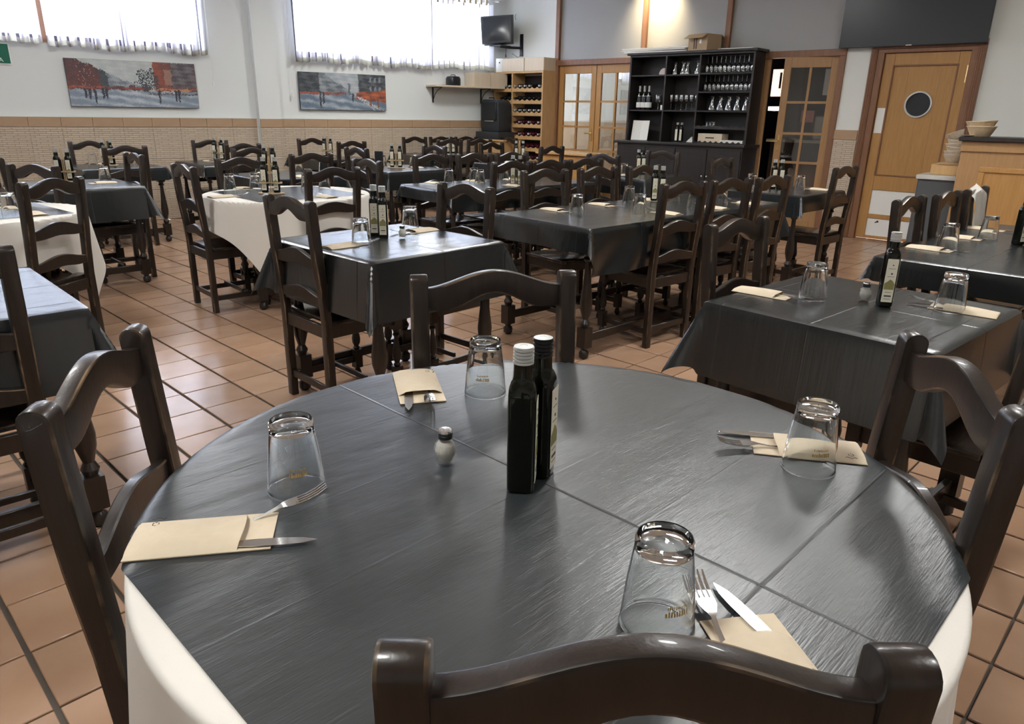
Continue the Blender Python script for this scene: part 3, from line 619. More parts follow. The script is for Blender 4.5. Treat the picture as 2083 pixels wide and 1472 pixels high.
# ------------------------------------------------------------------ chairs
G_ = 'dark ladder-back dining chairs'
for x, y, f, lb in (
    (.108, .437, 90.5, 'dark chair nearest the camera, its worn arched top rail across the bottom edge'),
    (-.635, 1.04, 9, 'dark chair at the left side of the nearest round table'),
    (-.045, 1.715, -77, 'dark chair on the far side of the nearest round table'),
    (.707, 1.085, 173, 'dark chair with pale worn edges at the right side of the nearest round table'),
    (-.99, 3.22, 45, 'chair at the near left side of the small square table left of centre'),
    (-.27, 3.93, 228, 'chair behind the right end of the small square table left of centre'),
    (.985, 4.32, 130, 'near-side chair of the long middle table, first from the left'),
    (1.345, 4.61, 130, 'near-side chair of the long middle table, second from the left'),
    (1.70, 4.88, 133, 'near-side chair of the long middle table, third from the left'),
    (.21, 5.09, -52, 'far-side chair of the long middle table, first from the left'),
    (.61, 5.42, -48, 'far-side chair of the long middle table, second from the left'),
    (.99, 5.69, -45, 'far-side chair of the long middle table, behind the paired bottles'),
    (.85, 2.73, -47, 'chair behind the left corner of the square table with a single oil bottle'),
    (1.53, 1.96, 133, 'dark chair cut by the right edge, drawn to the table with one oil bottle'),
    (1.985, 3.665, -45, 'chair at the long bar-side table, first from the left, before the white door panels'),
    (2.345, 3.965, -45, 'chair at the long bar-side table, in front of the grey cabinet'),
    (2.69, 4.28, -45, 'chair at the long bar-side table, with a white cloth hung over its back'),
    (2.65, 5.97, 133, 'chair standing against the brick-clad pier by the swing door'),
    (1.90, 6.84, -45, 'small-looking chair in front of the right half of the black dresser'),
    (-2.22, 4.97, 42, 'chair at the left side of the white-draped round table left of centre'),
    (-2.14, 5.79, -42, 'chair behind the left part of the white-draped round table left of centre'),
    (-1.22, 4.93, 135, 'chair in front of the white-draped round table left of centre'),
    (-1.17, 5.83, 222, 'chair at the right side of the white-draped round table left of centre'),
    (-1.80, 6.55, 132, 'chair between the white-draped round table and the square one behind it'),
    (-2.56, 7.26, -50, 'chair behind the square table that touches the white-draped one'),
    (-3.62, 8.86, -60, 'chair against the dado, behind the wall table below the pilaster'),
    (-2.97, 8.13, 135, 'chair in front of the wall table below the pilaster'),
    (-2.70, 9.93, -47, 'chair against the dado, left under the smaller painting'),
    (-2.03, 9.25, 135, 'chair in front of the wall table below the smaller painting'),
    (-1.63, 7.68, 45, 'narrow-looking chair at the left side of the square table behind the white-draped one'),
    (-.92, 8.42, 225, 'chair at the right side of the square table behind the white-draped one'),
    (-.03, 5.91, 130, 'near-side chair of the second-row long table, first from the left'),
    (.28, 6.16, 130, 'near-side chair of the second-row long table, second from the left'),
    (.60, 6.44, 130, 'near-side chair of the second-row long table, third from the left'),
    (-.74, 6.68, -50, 'far-side chair of the second-row long table, first from the left'),
    (-.38, 6.97, -50, 'far-side chair of the second-row long table, second from the left'),
    (-.03, 7.27, -50, 'far-side chair of the second-row long table, third from the left'),
    (.86, 7.25, 43, 'chair seen in front of the low oak sideboard, left of the black dresser'),
    (1.58, 8.02, 227, 'chair in front of the left doors of the black dresser'),
    (.42, 8.80, 135, 'chair in front of the glazed door beside the wine rack'),
    (-.30, 9.50, -45, 'chair in front of the small pine cabinet, behind the table facing the wine rack'),
    (-.92, 10.42, 126, 'near-side chair of the far-wall long table, left one'),
    (-.52, 10.70, 126, 'near-side chair of the far-wall long table, right one'),
    (-1.50, 11.16, -54, 'wall-side chair of the far-wall long table, first from the left'),
    (-1.13, 11.42, -54, 'wall-side chair of the far-wall long table, second from the left'),
    (-.77, 11.68, -54, 'wall-side chair of the far-wall long table, third from the left'),
    (-.11, 11.50, 216, 'chair at the right end of the far-wall long table, before the pine cabinet'),
    (-3.14, 6.10, 225, 'chair at the right side of the square table behind the far-left white one'),
    (-3.84, 5.49, 45, 'chair cut by the left edge, behind the far-left square table'),
    (-4.62, 8.10, -45, 'chair against the dado below the long painting'),
    (-3.80, 7.25, 135, 'chair in front of the wall table below the long painting'),
    (-2.43, 3.84, 168, 'chair in front of the white-draped round table at far left'),
    (-3.10, 4.74, 254, 'chair behind the white-draped round table at far left, cut by the left edge'),
    (-1.545, 1.845, 134, 'dark chair cut by the left edge, in front of the cut-off table')):
    chair(x, y, f, lb)

# ------------------------------------------------------------------ tableware prototypes (origin at the base)
def tumbler_mesh():
    H_ = .124
    out = [(.0450, .0), (.0460, .0009), (.0460, .0020), (.0453, .0035), (.0450, .010), (.0415, .052), (.0370, .090), (.0345, .108), (.0345, .1185), (.0325, .1225), (.030, .1225), (.027, .1195), (.012, .1185), (0.0005, .1195)]
    inn = [(.0005, .108), (.022, .1075), (.0305, .103), (.0330, .092), (.0385, .052), (.0430, .010), (.0434, .0035), (.0432, .0018), (.0436, .0006), (.0442, .0)]
    m = MB(); m.lathe(out+inn, 48, closed=True); return m.mesh('tumbler', M['glass'])
TUM = tumbler_mesh()
tum_lo = MB().lathe([(.0455, 0), (.0415, .052), (.0345, .108), (.0335, .1225), (.0005, .1205), (.0005, .108), (.0305, .104), (.0385, .052), (.0440, 0)], 18, closed=True).mesh('tumbler', M['glass'])
def napkin_mesh(L_=.195, Wd=.098):
    b = MB(); b.box(-Wd/2, Wd/2, -L_/2, L_/2, 0, .0016)           # back sheet
    n = 10; vs = []
    for j in range(n+1):
        v = -L_/2+.001+(L_*.76)*j/n; lift = .0062+.005*math.sin(math.pi*min(1, (j/n)*.9))*.6+.004*(j/n)
        for i in range(7):
            u = -1+i/3; vs.append((u*(Wd/2-.0008), v+(.006*(1-u*u) if j == n else 0), .0018+(lift)*(1-u**4)))
    fs = [(j*7+i, j*7+i+1, (j+1)*7+i+1, (j+1)*7+i) for j in range(n) for i in range(6)]
    a = MB(); a.add(vs, fs); return b.mesh('back_sheet', M['kraft'], smooth=False), a.mesh('pocket_front', M['kraft'], flip=True)
NB, NF = napkin_mesh()
def fork_mesh():
    m = MB(); path = [(0, -.10, .002), (0, -.04, .003), (0, .0, .004), (0, .018, .006)]
    vs = []; fs = []
    prof = [(-.100, .0045, .0020), (-.095, .0060, .0022), (-.05, .0042, .0030), (0, .0030, .0045), (.018, .0032, .0070), (.028, .0075, .0075), (.040, .0115, .0065), (.052, .0118, .0055)]
    for y, w_, z in prof: vs += [(-w_, y, z), (w_, y, z), (w_, y, z-.0018), (-w_, y, z-.0018)]
    for i in range(len(prof)-1):
        a = i*4; b = a+4; fs += [(a, a+1, b+1, b), (a+1, a+2, b+2, b+1), (a+2, a+3, b+3, b+2), (a+3, a, b, b+3)]
    fs += [(0, 3, 2, 1)]; e = (len(prof)-1)*4; fs += [(e, e+1, e+2, e+3)]; m.add(vs, fs)
    for k in range(4):
        x = -.0098+k*.00653; pr = [(.050, .0055), (.066, .0052), (.082, .0072), (.098, .0120)]
        for (ya, za), (yb, zb) in zip(pr, pr[1:]):
            wa, wb = (.0019 if yb < .09 else .0017), (.0019 if yb < .09 else .0008)
            m.add([(x-wa, ya, za), (x+wa, ya, za), (x+wa, ya, za-.0016), (x-wa, ya, za-.0016), (x-wb, yb, zb), (x+wb, yb, zb), (x+wb, yb, zb-.0012), (x-wb, yb, zb-.0012)], [(0, 1, 5, 4), (1, 2, 6, 5), (2, 3, 7, 6), (3, 0, 4, 7), (4, 5, 6, 7), (0, 3, 2, 1)])
    return m.mesh('fork', M['metal'])
def knife_mesh():
    m = MB(); pts = [(-.105, .0058), (-.10, .0075), (-.03, .0062), (-.01, .0050), (0, .0085), (.02, .0098), (.06, .0095), (.085, .0075), (.100, .0030), (.106, .0006)]
    vs = []; fs = []
    for y, w_ in pts:
        t = .0022 if y < -.005 else .0009; off = -.0 if y < 0 else -.001
        vs += [(-w_+off, y, .002), (w_+off*2, y, .002), (w_+off*2, y, .002+t), (-w_+off, y, .002+t)]
    for i in range(len(pts)-1):
        a = i*4; b = a+4; fs += [(a, a+1, b+1, b), (a+1, a+2, b+2, b+1), (a+2, a+3, b+3, b+2), (a+3, a, b, b+3)]
    fs += [(0, 3, 2, 1)]; e = (len(pts)-1)*4; fs += [(e, e+1, e+2, e+3)]; m.add(vs, fs); return m.mesh('knife', M['metal'], bevel=.0003)
FK, KN = fork_mesh(), knife_mesh()
def clampT(k, x, y, mg):
    cx, cy, th, a, b = TB[k]; c, s = math.cos(R(th)), math.sin(R(th)); dx, dy = x-cx, y-cy
    if b == 0:
        r = math.hypot(dx, dy); q = min(1, (a-mg)/max(r, 1e-6)); return cx+dx*q, cy+dy*q
    u, v = dx*c+dy*s, -dx*s+dy*c; u = max(-a+mg, min(a-mg, u)); v = max(-b+mg, min(b-mg, v)); return cx+u*c-v*s, cy+u*s+v*c
ZS = {k: .7755 for k in TB}; ZS['T1'] = .7752; 
for k in TB: ZS[k] = (.7742 if k in ('T1', 'T7', 'T10') else .7727)
def tumbler(k, x, y, lb, near=False):
    x, y = clampT(k, x, y, .05)
    o = obj('tumbler', TUM if near else tum_lo); o.location = (x, y, ZS[k]+.0003); o.rotation_euler = (0, 0, random.uniform(0, 6))
    return tag(o, lb, 'glass', 'upturned water tumblers')
def napkin(k, x, y, f, lb, near=False, cutlery=True, fdx=.022, kdx=-.026, fa=4, ka=-4, lbc=None, mg=.11, kout=.085, fout=.100, tilt=5):
    """f: direction the diner looks; the open end of the pocket points that way"""
    if mg: x, y = clampT(k, x, y, mg)
    z = ZS[k]+.0003; r = R(f-90)
    t = thing('napkin_pocket', lb, 'napkin', (x, y, z), r, 'kraft paper cutlery pockets')
    obj('back_sheet', NB, t); obj('pocket_front', NF, t)
    if cutlery:
        M4 = at((x, y, z+.0018), r)
        for nm, me, dx, a, out in (('fork', FK, fdx, fa, fout), ('knife', KN, kdx, ka, kout)):
            o = obj(nm, me); o.matrix_world = M4 @ Matrix.Translation((dx, out-.03, 0)) @ Matrix.Rotation(R(-a), 4, 'Z') @ (Matrix.Rotation(R(tilt), 4, 'X') if nm == 'fork' else Matrix.Identity(4))
            tag(o, ('fork in ' if nm == 'fork' else 'knife in ')+(lbc or lb), nm, 'steel forks' if nm == 'fork' else 'steel table knives')
    return t
# nearest table
GT = []
for x, y, lb in ((-.348, 1.039, 'upturned tumbler with gold print at the left of the nearest table'), (-.058, 1.478, 'upturned tumbler at the back of the nearest table, beside the oil bottles'),
                 (.527, 1.143, 'upturned tumbler at the right of the nearest table, before a napkin'), (.182, .725, 'upturned tumbler at the front of the nearest table, behind the nearest chair')):
    GT.append(tumbler('T1', x, y, lb, True))
napkin('T1', -.440, .895, 11, 'kraft cutlery pocket at the left of the nearest table, with printed mark', True, mg=0, fdx=-.038, kdx=.036, fa=-16, ka=3, tilt=13, fout=.110, lbc='the left cutlery pocket of the nearest table')
napkin('T1', -.210, 1.505, -76, 'kraft cutlery pocket at the back of the nearest table, near the salt shaker', True, mg=0, fdx=-.018, kdx=.026, fa=6, ka=6, lbc='the back cutlery pocket of the nearest table', kout=.065, fout=.08)
napkin('T1', .553, 1.222, 168, 'kraft cutlery pocket at the right of the nearest table, behind a tumbler', True, mg=0, fdx=-.020, kdx=.034, fa=-14, ka=-2, lbc='the right cutlery pocket of the nearest table')
napkin('T1', .300, .640, 100, 'kraft cutlery pocket at the front of the nearest table, under the chair rail', True, mg=0, fdx=-.036, kdx=.022, fa=6, ka=-12, lbc='the front cutlery pocket of the nearest table', fout=.105, kout=.09)
napkin('T5', .875, 2.475, -42, 'kraft cutlery pocket at the left corner of the table with one oil bottle', mg=.07)
napkin('T5', 1.50, 2.235, 140, 'kraft cutlery pocket at the right side of the table with one oil bottle')
for k, L_ in dict(T5=[(1.028, 2.41, 'left tumbler on the table with one oil bottle'), (1.42, 2.273, 'right tumbler on the table with one oil bottle')],
    T2=[(-.70, 3.29, 'front tumbler on the small square table left of centre'), (-.54, 3.75, 'back tumbler on the small square table left of centre')],
    T3=[(.38, 4.46, 'leftmost tumbler on the long middle table'), (.79, 5.07, 'second tumbler on the long middle table, at its far side'), (.78, 4.55, 'third tumbler on the long middle table, between two chair backs'), (1.13, 5.22, 'tumbler seen inside a chair back on the long middle table'), (1.20, 4.90, 'tumbler between first and second near chairs of the long middle table'), (1.43, 5.07, 'rightmost tumbler on the long middle table')],
    T6=[(2.08, 3.45, 'nearest tumbler on the long bar-side table'), (2.46, 3.75, 'second tumbler on the long bar-side table'), (2.86, 3.95, 'third tumbler on the long bar-side table, at the right edge')],
    T4=[(2.42, 6.27, 'right tumbler on the table beside the brick-clad pier'), (2.04, 6.38, 'left tumbler on the table beside the brick-clad pier')],
    T7=[(-2.12, 5.46, 'leftmost tumbler on the white-draped table left of centre'), (-1.95, 5.52, 'tumbler left of the cruet stand on the white-draped table'), (-1.58, 5.58, 'tumbler right of the cruet stand on the white-draped table'), (-1.47, 5.67, 'rightmost tumbler on the white-draped table left of centre')],
    T21=[(-2.05, 7.0, 'right tumbler on the square table touching the white-draped one'), (-2.42, 7.01, 'left tumbler on the square table touching the white-draped one')],
    T9=[(-3.33, 5.98, 'right tumbler on the square table behind the far-left white one'), (-3.68, 5.80, 'left tumbler on the square table behind the far-left white one')],
    T10=[(-2.80, 4.03, 'tumbler on the white-draped round table at far left')],
    T12=[(-4.38, 7.69, 'left tumbler on the wall table below the long painting'), (-4.02, 7.74, 'right tumbler on the wall table below the long painting')],
    T8=[(-3.48, 8.62, 'tumbler on the wall table below the pilaster')],
    T13=[(-1.45, 8.12, 'left tumbler on the square table behind the white-draped one'), (-1.12, 8.15, 'right tumbler on the square table behind the white-draped one')],
    T15=[(-2.2, 9.61, 'tumbler on the wall table below the smaller painting')],
    T14=[(-.57, 6.36, 'leftmost tumbler on the second-row long table'), (-.36, 6.50, 'second tumbler on the second-row long table'), (-.30, 6.30, 'third tumbler on the second-row long table'), (-.10, 6.63, 'rightmost tumbler on the second-row long table')],
    T18=[(1.09, 7.43, 'tumbler on the table in front of the black dresser')], T19=[(-1.05, 10.91, 'tumbler on the far-wall long table')]).items():
    for x, y, lb in L_: tumbler(k, x, y, 'upturned '+lb, k in ('T5', 'T2'))
for k, x, y, f, lb in (('T2', -.77, 3.26, 45, 'front pocket on the small square table left of centre'), ('T2', -.45, 3.77, 228, 'back pocket on the small square table left of centre'),
    ('T3', .26, 4.66, -48, 'leftmost pocket on the long middle table'), ('T3', .60, 4.98, -48, 'far-side second pocket on the long middle table'), ('T3', .96, 4.60, 133, 'near-side first pocket on the long middle table'),
    ('T3', .98, 5.33, -48, 'far-side third pocket on the long middle table'), ('T3', 1.34, 4.92, 133, 'near-side second pocket on the long middle table'), ('T3', 1.66, 5.20, 133, 'near-side third pocket on the long middle table'),
    ('T6', 1.95, 3.49, -45, 'nearest pocket on the long bar-side table'), ('T6', 2.34, 3.83, -45, 'second pocket on the long bar-side table'), ('T6', 2.68, 4.14, -45, 'third pocket on the long bar-side table'),
    ('T4', 2.61, 6.35, 135, 'right pocket on the table beside the pier'), ('T4', 1.98, 6.50, -45, 'left pocket on the table beside the pier'),
    ('T7', -2.02, 5.07, 45, 'front left pocket on the white-draped table left of centre'), ('T7', -2.07, 5.62, -45, 'back left pocket on the white-draped table left of centre'), ('T7', -1.34, 5.17, 135, 'front right pocket on the white-draped table left of centre'),
    ('T21', -2.42, 7.12, -45, 'pocket on the square table touching the white-draped one'), ('T21', -1.95, 6.75, 135, 'front pocket on the square table touching the white-draped one'),
    ('T9', -3.30, 5.88, 225, 'right pocket on the square table behind the far-left white one'), ('T10', -2.70, 4.08, 137, 'front pocket on the white-draped round table at far left'), ('T10', -3.05, 4.40, 254, 'back pocket on the white-draped round table at far left'),
    ('T12', -4.35, 7.85, -45, 'pocket on the wall table below the long painting'), ('T13', -1.10, 8.05, 225, 'right pocket on the square table behind the white-draped one'), ('T13', -1.50, 7.98, 45, 'left pocket on the square table behind the white-draped one'),
    ('T8', -3.50, 8.52, -45, 'pocket on the wall table below the pilaster'),
    ('T14', -.70, 6.34, -50, 'far-side first pocket on the second-row long table'), ('T14', -.38, 6.63, -50, 'far-side second pocket on the second-row long table'), ('T14', -.02, 6.85, -50, 'far-side third pocket on the second-row long table'), ('T14', .02, 6.20, 130, 'near-side first pocket on the second-row long table'),
    ('T18', 1.06, 7.52, 45, 'pocket on the table in front of the black dresser'), ('T20', -.05, 9.28, -45, 'pocket on the table facing the wine rack')):
    near = k in ('T2', 'T3', 'T6', 'T7', 'T4'); napkin(k, x, y, f, 'kraft cutlery '+lb, cutlery=near, lbc='the '+lb)
# printed marks on the nearest pockets and tumblers
def on_obj(me, parent, loc, rot, nm):
    o = obj(nm, me, parent); o.location = loc; o.rotation_euler = rot; return o
recyc = MB()
for k in range(6):
    a = k*math.pi/3; recyc.M = Matrix.Rotation(a, 4, 'Z'); recyc.box(.0036, .0050, -.0016, .0016, 0, .0003)
recyc = recyc.mesh('printed_mark', M['ink'], smooth=False)
for gi, (gx, fa) in enumerate(((GT[0], -64), (GT[1], -95), (GT[2], -88), (GT[3], -70))):      # faint two-line print near the rim
    m = MB(); rnd = random.Random(gi)
    for row, z, h_, wd_ in ((0, .040, .0075, .030), (1, .050, .004, .026)):
        k = 0; s = -wd_/2
        while s < wd_/2:
            a = s/.0425; ww = .0011 if row == 0 else .0007; r_ = .0432-.066*z+.0003+.0002
            m.M = Matrix.Rotation(a, 4, 'Z'); m.box(r_, r_+.0002, -ww, ww, z, z+h_*rnd.choice((.7, 1, 1))); s += ww*2+.0012
    m.M = Matrix.Identity(4); p = m.build('gold_print', M['goldink'], gx, smooth=False); p.rotation_euler = (0, 0, R(fa)-gx.rotation_euler[2])
for (x, y, f) in ((-.440, .895, 11), (-.210, 1.505, -76), (.553, 1.222, 168)):
    par = min((o for o in bpy.data.objects if o.name.startswith('napkin_pocket')), key=lambda o: (o.location.x-x)**2+(o.location.y-y)**2)
    o = obj('printed_mark', recyc, par); o.location = (-.030, -.072, .0088)
    q = MB().tube([(-.044+.003*math.sin(i*1.9), -.060-.004*i, .0094) for i in range(6)], .0005, 4).build('printed_scroll', M['ink'], par)

def ringbody(prof, n=24, c=(0, 0)):
    """profile of (radius, z, squareness 0..1)"""
    m = MB(); vs = []; fs = []
    for r, z, q in prof:
        for k in range(n):
            a = 2*math.pi*(k+.5)/n; e = 1/(abs(math.cos(a))**4.5+abs(math.sin(a))**4.5)**(1/4.5); s = 1+(e-1)*q
            vs.append((c[0]+r*s*math.cos(a), c[1]+r*s*math.sin(a), z))
    for i in range(len(prof)-1):
        for k in range(n): fs.append((i*n+k, i*n+(k+1) % n, (i+1)*n+(k+1) % n, (i+1)*n+k))
    fs += [tuple(range(n))[::-1], tuple(range((len(prof)-1)*n, len(prof)*n))]
    m.add(vs, fs); return m
ob_body = ringbody([(.019, .0, 1), (.0225, .003, 1), (.0228, .02, 1), (.0228, .165, 1), (.0222, .176, .8), (.019, .186, .35), (.0165, .190, 0), (.0160, .196, 0), (.0150, .218, 0)]).mesh('glass_body', M['bottle'])
def cap_mesh(r, z0, z1, m_):
    c = MB(); pr = [(r-.001, z0)]; n = 5
    for i in range(n): za = z0+(z1-z0)*i/n; zb = z0+(z1-z0)*(i+.62)/n; pr += [(r, za+.0005), (r, zb), (r-.0022, zb+.0003), (r-.0022, z0+(z1-z0)*(i+1)/n)]
    pr[-1] = (r-.0005, z1-.001); pr += [(r-.0022, z1)]; c.lathe(pr, 24); return c.mesh('screw_cap', m_)
cap_w, cap_k, cap_s = cap_mesh(.0165, .218, .245, M['capw']), cap_mesh(.0165, .212, .243, M['capb']), cap_mesh(.0165, .214, .243, M['caps'])
ct = MB().lathe([(.0150, 0), (.0155, .0006), (.006, .0012), (.0055, .0008), (0.0005, .0008)], 24).mesh('cap_top', M['capw'])
lab = MB(); lab.box(-.0165, .0165, -.0240, -.0232, .018, .160)
lab = lab.mesh('label', M['label'], smooth=False)
def lab_marks():
    m = MB()
    for z, r in ((.140, .0022), (.112, .0030)):
        m.M = Matrix.Translation((.002, -.0242, z)) @ Matrix.Rotation(R(90), 4, 'X'); m.lathe([(r, -.0003), (r, .0003)], 10, mi=0)
    m.M = Matrix.Identity(4); m.prism([(-.0150, .060), (.0150, .060), (.0155, .078), (.009, .088), (.001, .094), (-.008, .085), (-.0150, .080)], 'y', -.0246, -.0241, 1)
    m.box(-.0100, .0110, -.0246, -.0241, .036, .041, 0)
    for z in (.128, .102, .050, .028): m.box(-.010, .010, -.0244, -.0241, z, z+.0012, 0)
    return m.mesh('label_print', [M['labelk'], M['olive']], smooth=False)
labm = lab_marks()
strip = box(.0232, .0240, -.012, .004, .020, .158).mesh('side_label', M['label'], smooth=False)
def oil(k, x, y, z, rz, lb, cap, strip_=True, cl=True):
    if cl: x, y = clampT(k, x, y, .04)
    t = thing('oil_bottle', lb, 'bottle', (x, y, z), R(rz), 'oil and vinegar bottles')
    obj('glass_body', ob_body, t); obj('screw_cap', cap, t)
    if cap is not cap_k: c = obj('cap_top', ct, t); c.location = (0, 0, .2450 if cap is cap_w else .243)
    obj('label', lab, t); obj('label_print', labm, t)
    if strip_: obj('side_label', strip, t)
    return t
zt = ZS
oil('T1', .018, 1.055, zt['T1'], 84, 'front dark bottle with ribbed white cap on the nearest table', cap_w)
b2 = oil('T1', .050, 1.108, zt['T1'], 70, 'dark bottle with black neck and cream label, behind the white-capped one', cap_k); c = obj('cap_top', ct, b2); c.location = (0, 0, .2432)
oil('T5', 1.231, 2.324, zt['T5'], -14, 'single dark oil bottle with cream label on the table at right', cap_s)
oil('T2', -.687, 3.555, zt['T2'], 5, 'left dark bottle of the pair on the small square table', cap_w); oil('T2', -.635, 3.500, zt['T2'], 5, 'right dark bottle of the pair on the small square table', cap_w)
oil('T3', 1.00, 5.28, zt['T3'], 0, 'left dark bottle of the pair on the long middle table', cap_w); oil('T3', 1.045, 5.24, zt['T3'], 0, 'right dark bottle of the pair on the long middle table', cap_w)
oil('T6', 2.53, 3.62, zt['T6'], 20, 'left dark bottle at the right edge, on the bar-side table', cap_w); oil('T6', 2.575, 3.59, zt['T6'], 20, 'rightmost dark bottle, cut by the picture edge', cap_w)
oil('T4', 2.22, 6.36, zt['T4'], 0, 'left dark bottle of the pair beside the brick-clad pier', cap_w); oil('T4', 2.27, 6.33, zt['T4'], 0, 'right dark bottle of the pair beside the brick-clad pier', cap_w)
oil('T14', -.02, 6.27, zt['T14'], 0, 'left dark bottle on the second-row long table', cap_w); oil('T14', .04, 6.24, zt['T14'], 0, 'right dark bottle on the second-row long table', cap_w)
oil('T18', 1.27, 7.70, zt['T18'], 0, 'left bottle with white label in front of the black dresser', cap_w); oil('T18', 1.325, 7.72, zt['T18'], 0, 'right bottle with white label in front of the black dresser', cap_k)
oil('T19', -1.01, 11.15, zt['T19'], 0, 'left bottle on the far-wall long table', cap_w); oil('T19', -.93, 11.18, zt['T19'], 0, 'right bottle on the far-wall long table', cap_w)
# cruet stands: two tiers of beech discs with a central handle, carrying two bottles
def stand(k, x, y, rz, lb, who):
    x, y = clampT(k, x, y, .10); z = zt[k]
    t = thing('cruet_stand', lb, 'cruet stand', (x, y, z), R(rz), 'wooden cruet stands')
    def disc(z0, z1, nm):
        m = MB(); pr = [(.088*math.cos(a)*(1+.08*math.cos(2*a)), .046*math.sin(a)) for a in (2*math.pi*i/28 for i in range(28))]
        if nm == 'base': m.prism(pr, 'z', z0, z1); m.build(nm, M['holder'], t, bevel=.002); return
        # upper tier: a ring frame round both bottles
        for cx in (-.042, .042):
            m.lathe([(.0325, z0), (.040, z0), (.040, z1), (.0325, z1)], 22, (cx, 0), closed=True)
        m.build(nm, M['holder'], t)
    disc(0, .010, 'base'); disc(.075, .084, 'bottle_ring')
    for s in (-1, 1): MB().tube([(s*.006, 0, .009), (s*.006, 0, .24)], .0042, 6).build('post', M['holder'], t)
    MB().tube([(0, 0, .238), (0, 0, .262)], [.010, .007], 8).build('handle', M['holder'], t)
    for s, w_, cp in ((-1, 'left', cap_w), (1, 'right', cap_w)):
        p = at((x, y, z), R(rz)) @ Vector((s*.042, 0, .0105)); oil(k, p.x, p.y, p.z, rz, w_+' dark bottle in the cruet stand on '+who, cp, False, False)
stand('T7', -1.76, 5.30, 2, 'wooden cruet stand on the white-draped round table left of centre', 'the white-draped table')
stand('T21', -2.36, 7.12, 0, 'wooden cruet stand on the square table touching the white-draped one', 'the square table touching it')
stand('T9', -3.62, 5.93, 10, 'wooden cruet stand on the square table behind the far-left white one', 'the far-left square table')
stand('T12', -4.20, 7.66, 0, 'wooden cruet stand on the wall table below the long painting', 'the table below the long painting')
stand('T8', -3.45, 8.66, 0, 'wooden cruet stand on the wall table below the pilaster', 'the table below the pilaster')
stand('T13', -1.28, 7.98, 2, 'wooden cruet stand on the square table behind the white-draped one', 'the square table behind')
stand('T15', -2.42, 9.62, 0, 'wooden cruet stand on the wall table below the smaller painting', 'the table below the smaller painting')
stand('T20', .05, 9.22, 0, 'wooden cruet stand on the table facing the wine rack', 'the table facing the wine rack')
# salt shakers
def shaker(k, x, y, lb, s=1, open_=False):
    t = thing('salt_shaker', lb, 'salt shaker', (x, y, zt[k]), 0, 'glass salt shakers')
    n = 8; out = [(.0135, 0), (.0165, .002), (.0205, .016), (.0212, .026), (.0185, .038), (.0125, .046), (.0115, .052)]; inn = [(.0100, .052), (.0108, .046), (.0168, .037), (.0192, .026), (.0185, .017), (.014, .006), (.0005, .005)]
    m = MB(); m.lathe(out+inn[:-1]+[(.0005, .006)], n, closed=False); m.build('glass_body', M['thin'], t, smooth=False)
    MB().lathe([(.012, .0072), (.0165, .017), (.0182, .026), (.0155, .037), (.0115, .043), (.002, .0432)], 16).build('salt', M['salt'], t)
    MB().lathe([(.0128, .049), (.0132, .050), (.0132, .055), (.0126, .0555), (.0132, .056), (.0132, .0600)], 20).build('cap_band', M['dgrey'], t)
    m = MB(); m.lathe([(.0132, .060), (.0130, .0625), (.0115, .0642), (.0005, .0648)], 20)
    for q in range(5): a = q*1.257; m.lathe([(.0012, .0642), (.0012, .0652)], 6, (.006*math.cos(a), .006*math.sin(a)))
    m.build('cap', M['metal'], t); t.scale = (s, s, s)
    return t
shaker('T1', -.114, 1.138, 'small faceted glass salt shaker on the nearest table'); shaker('T5', 1.195, 2.385, 'small salt shaker behind the single oil bottle', 1.0)
x_, y_ = clampT('T2', -.545, 3.505, .05); shaker('T2', x_, y_, 'small salt shaker beside the bottle pair on the small square table', .95)
shaker('T8', -3.29, 8.66, 'small white salt shaker beside the cruet stand below the pilaster', 1.)
def menu(k, x, y, lb, rz=0):
    x, y = clampT(k, x, y, .08); t = thing('menu_holder', lb, 'menu holder', (x, y, zt[k]), R(rz)); box(-.045, .045, -.012, .012, 0, .17).build('card', M['black'], t, bevel=.004); box(-.05, .05, -.02, .02, 0, .012).build('foot', M['black'], t); return t
menu('T13', -1.47, 8.02, 'black menu box beside the cruet stand behind the white-draped table'); menu('T9', -3.70, 6.02, 'black menu box beside the far-left cruet stand')

# ------------------------------------------------------------------ pictures, sign, shelf on wall_left
def painting(t0, t1, z0, z1, tilt, nu, nv, fn, label):
    w_, h_ = t1-t0, z1-z0
    t = thing('painting', label, 'painting', onL((t0+t1)/2, .012, z0), ROTL)
    t.rotation_euler = (0, 0, ROTL)
    box(-w_/2, w_/2, 0, .030, 0, h_).build('stretched_canvas', M['dgrey'], t, bevel=.002)
    vs = [(w_/2-.002-(w_-.004)*i/nu, .0312, .002+(h_-.004)*j/nv) for j in range(nv+1) for i in range(nu+1)]
    fs = [(j*(nu+1)+i, j*(nu+1)+i+1, (j+1)*(nu+1)+i+1, (j+1)*(nu+1)+i) for j in range(nv) for i in range(nu)]
    me = bpy.data.meshes.new('painted_surface'); me.from_pydata(vs, [], fs); me.materials.append(M['paint'])
    ca = me.color_attributes.new('Col', 'FLOAT_COLOR', 'CORNER'); rnd = random.Random(5); buf = []
    for j in range(nv):
        for i in range(nu):
            u_, v_ = (i+.5)/nu, (j+.5)/nv
            c = fn(u_+.002*math.sin(v_*31+u_*17)+rnd.gauss(0, .0025), v_+.012*math.sin(u_*37+v_*5)*math.sin(u_*11)+rnd.gauss(0, .010), rnd); buf += [c[0], c[1], c[2], 1]*4
    ca.data.foreach_set('color', buf); obj('painted_surface', me, t); return t
def mixc(a, b, k): k = max(0, min(1, k)); return tuple(x+(y-x)*k for x, y in zip(a, b))
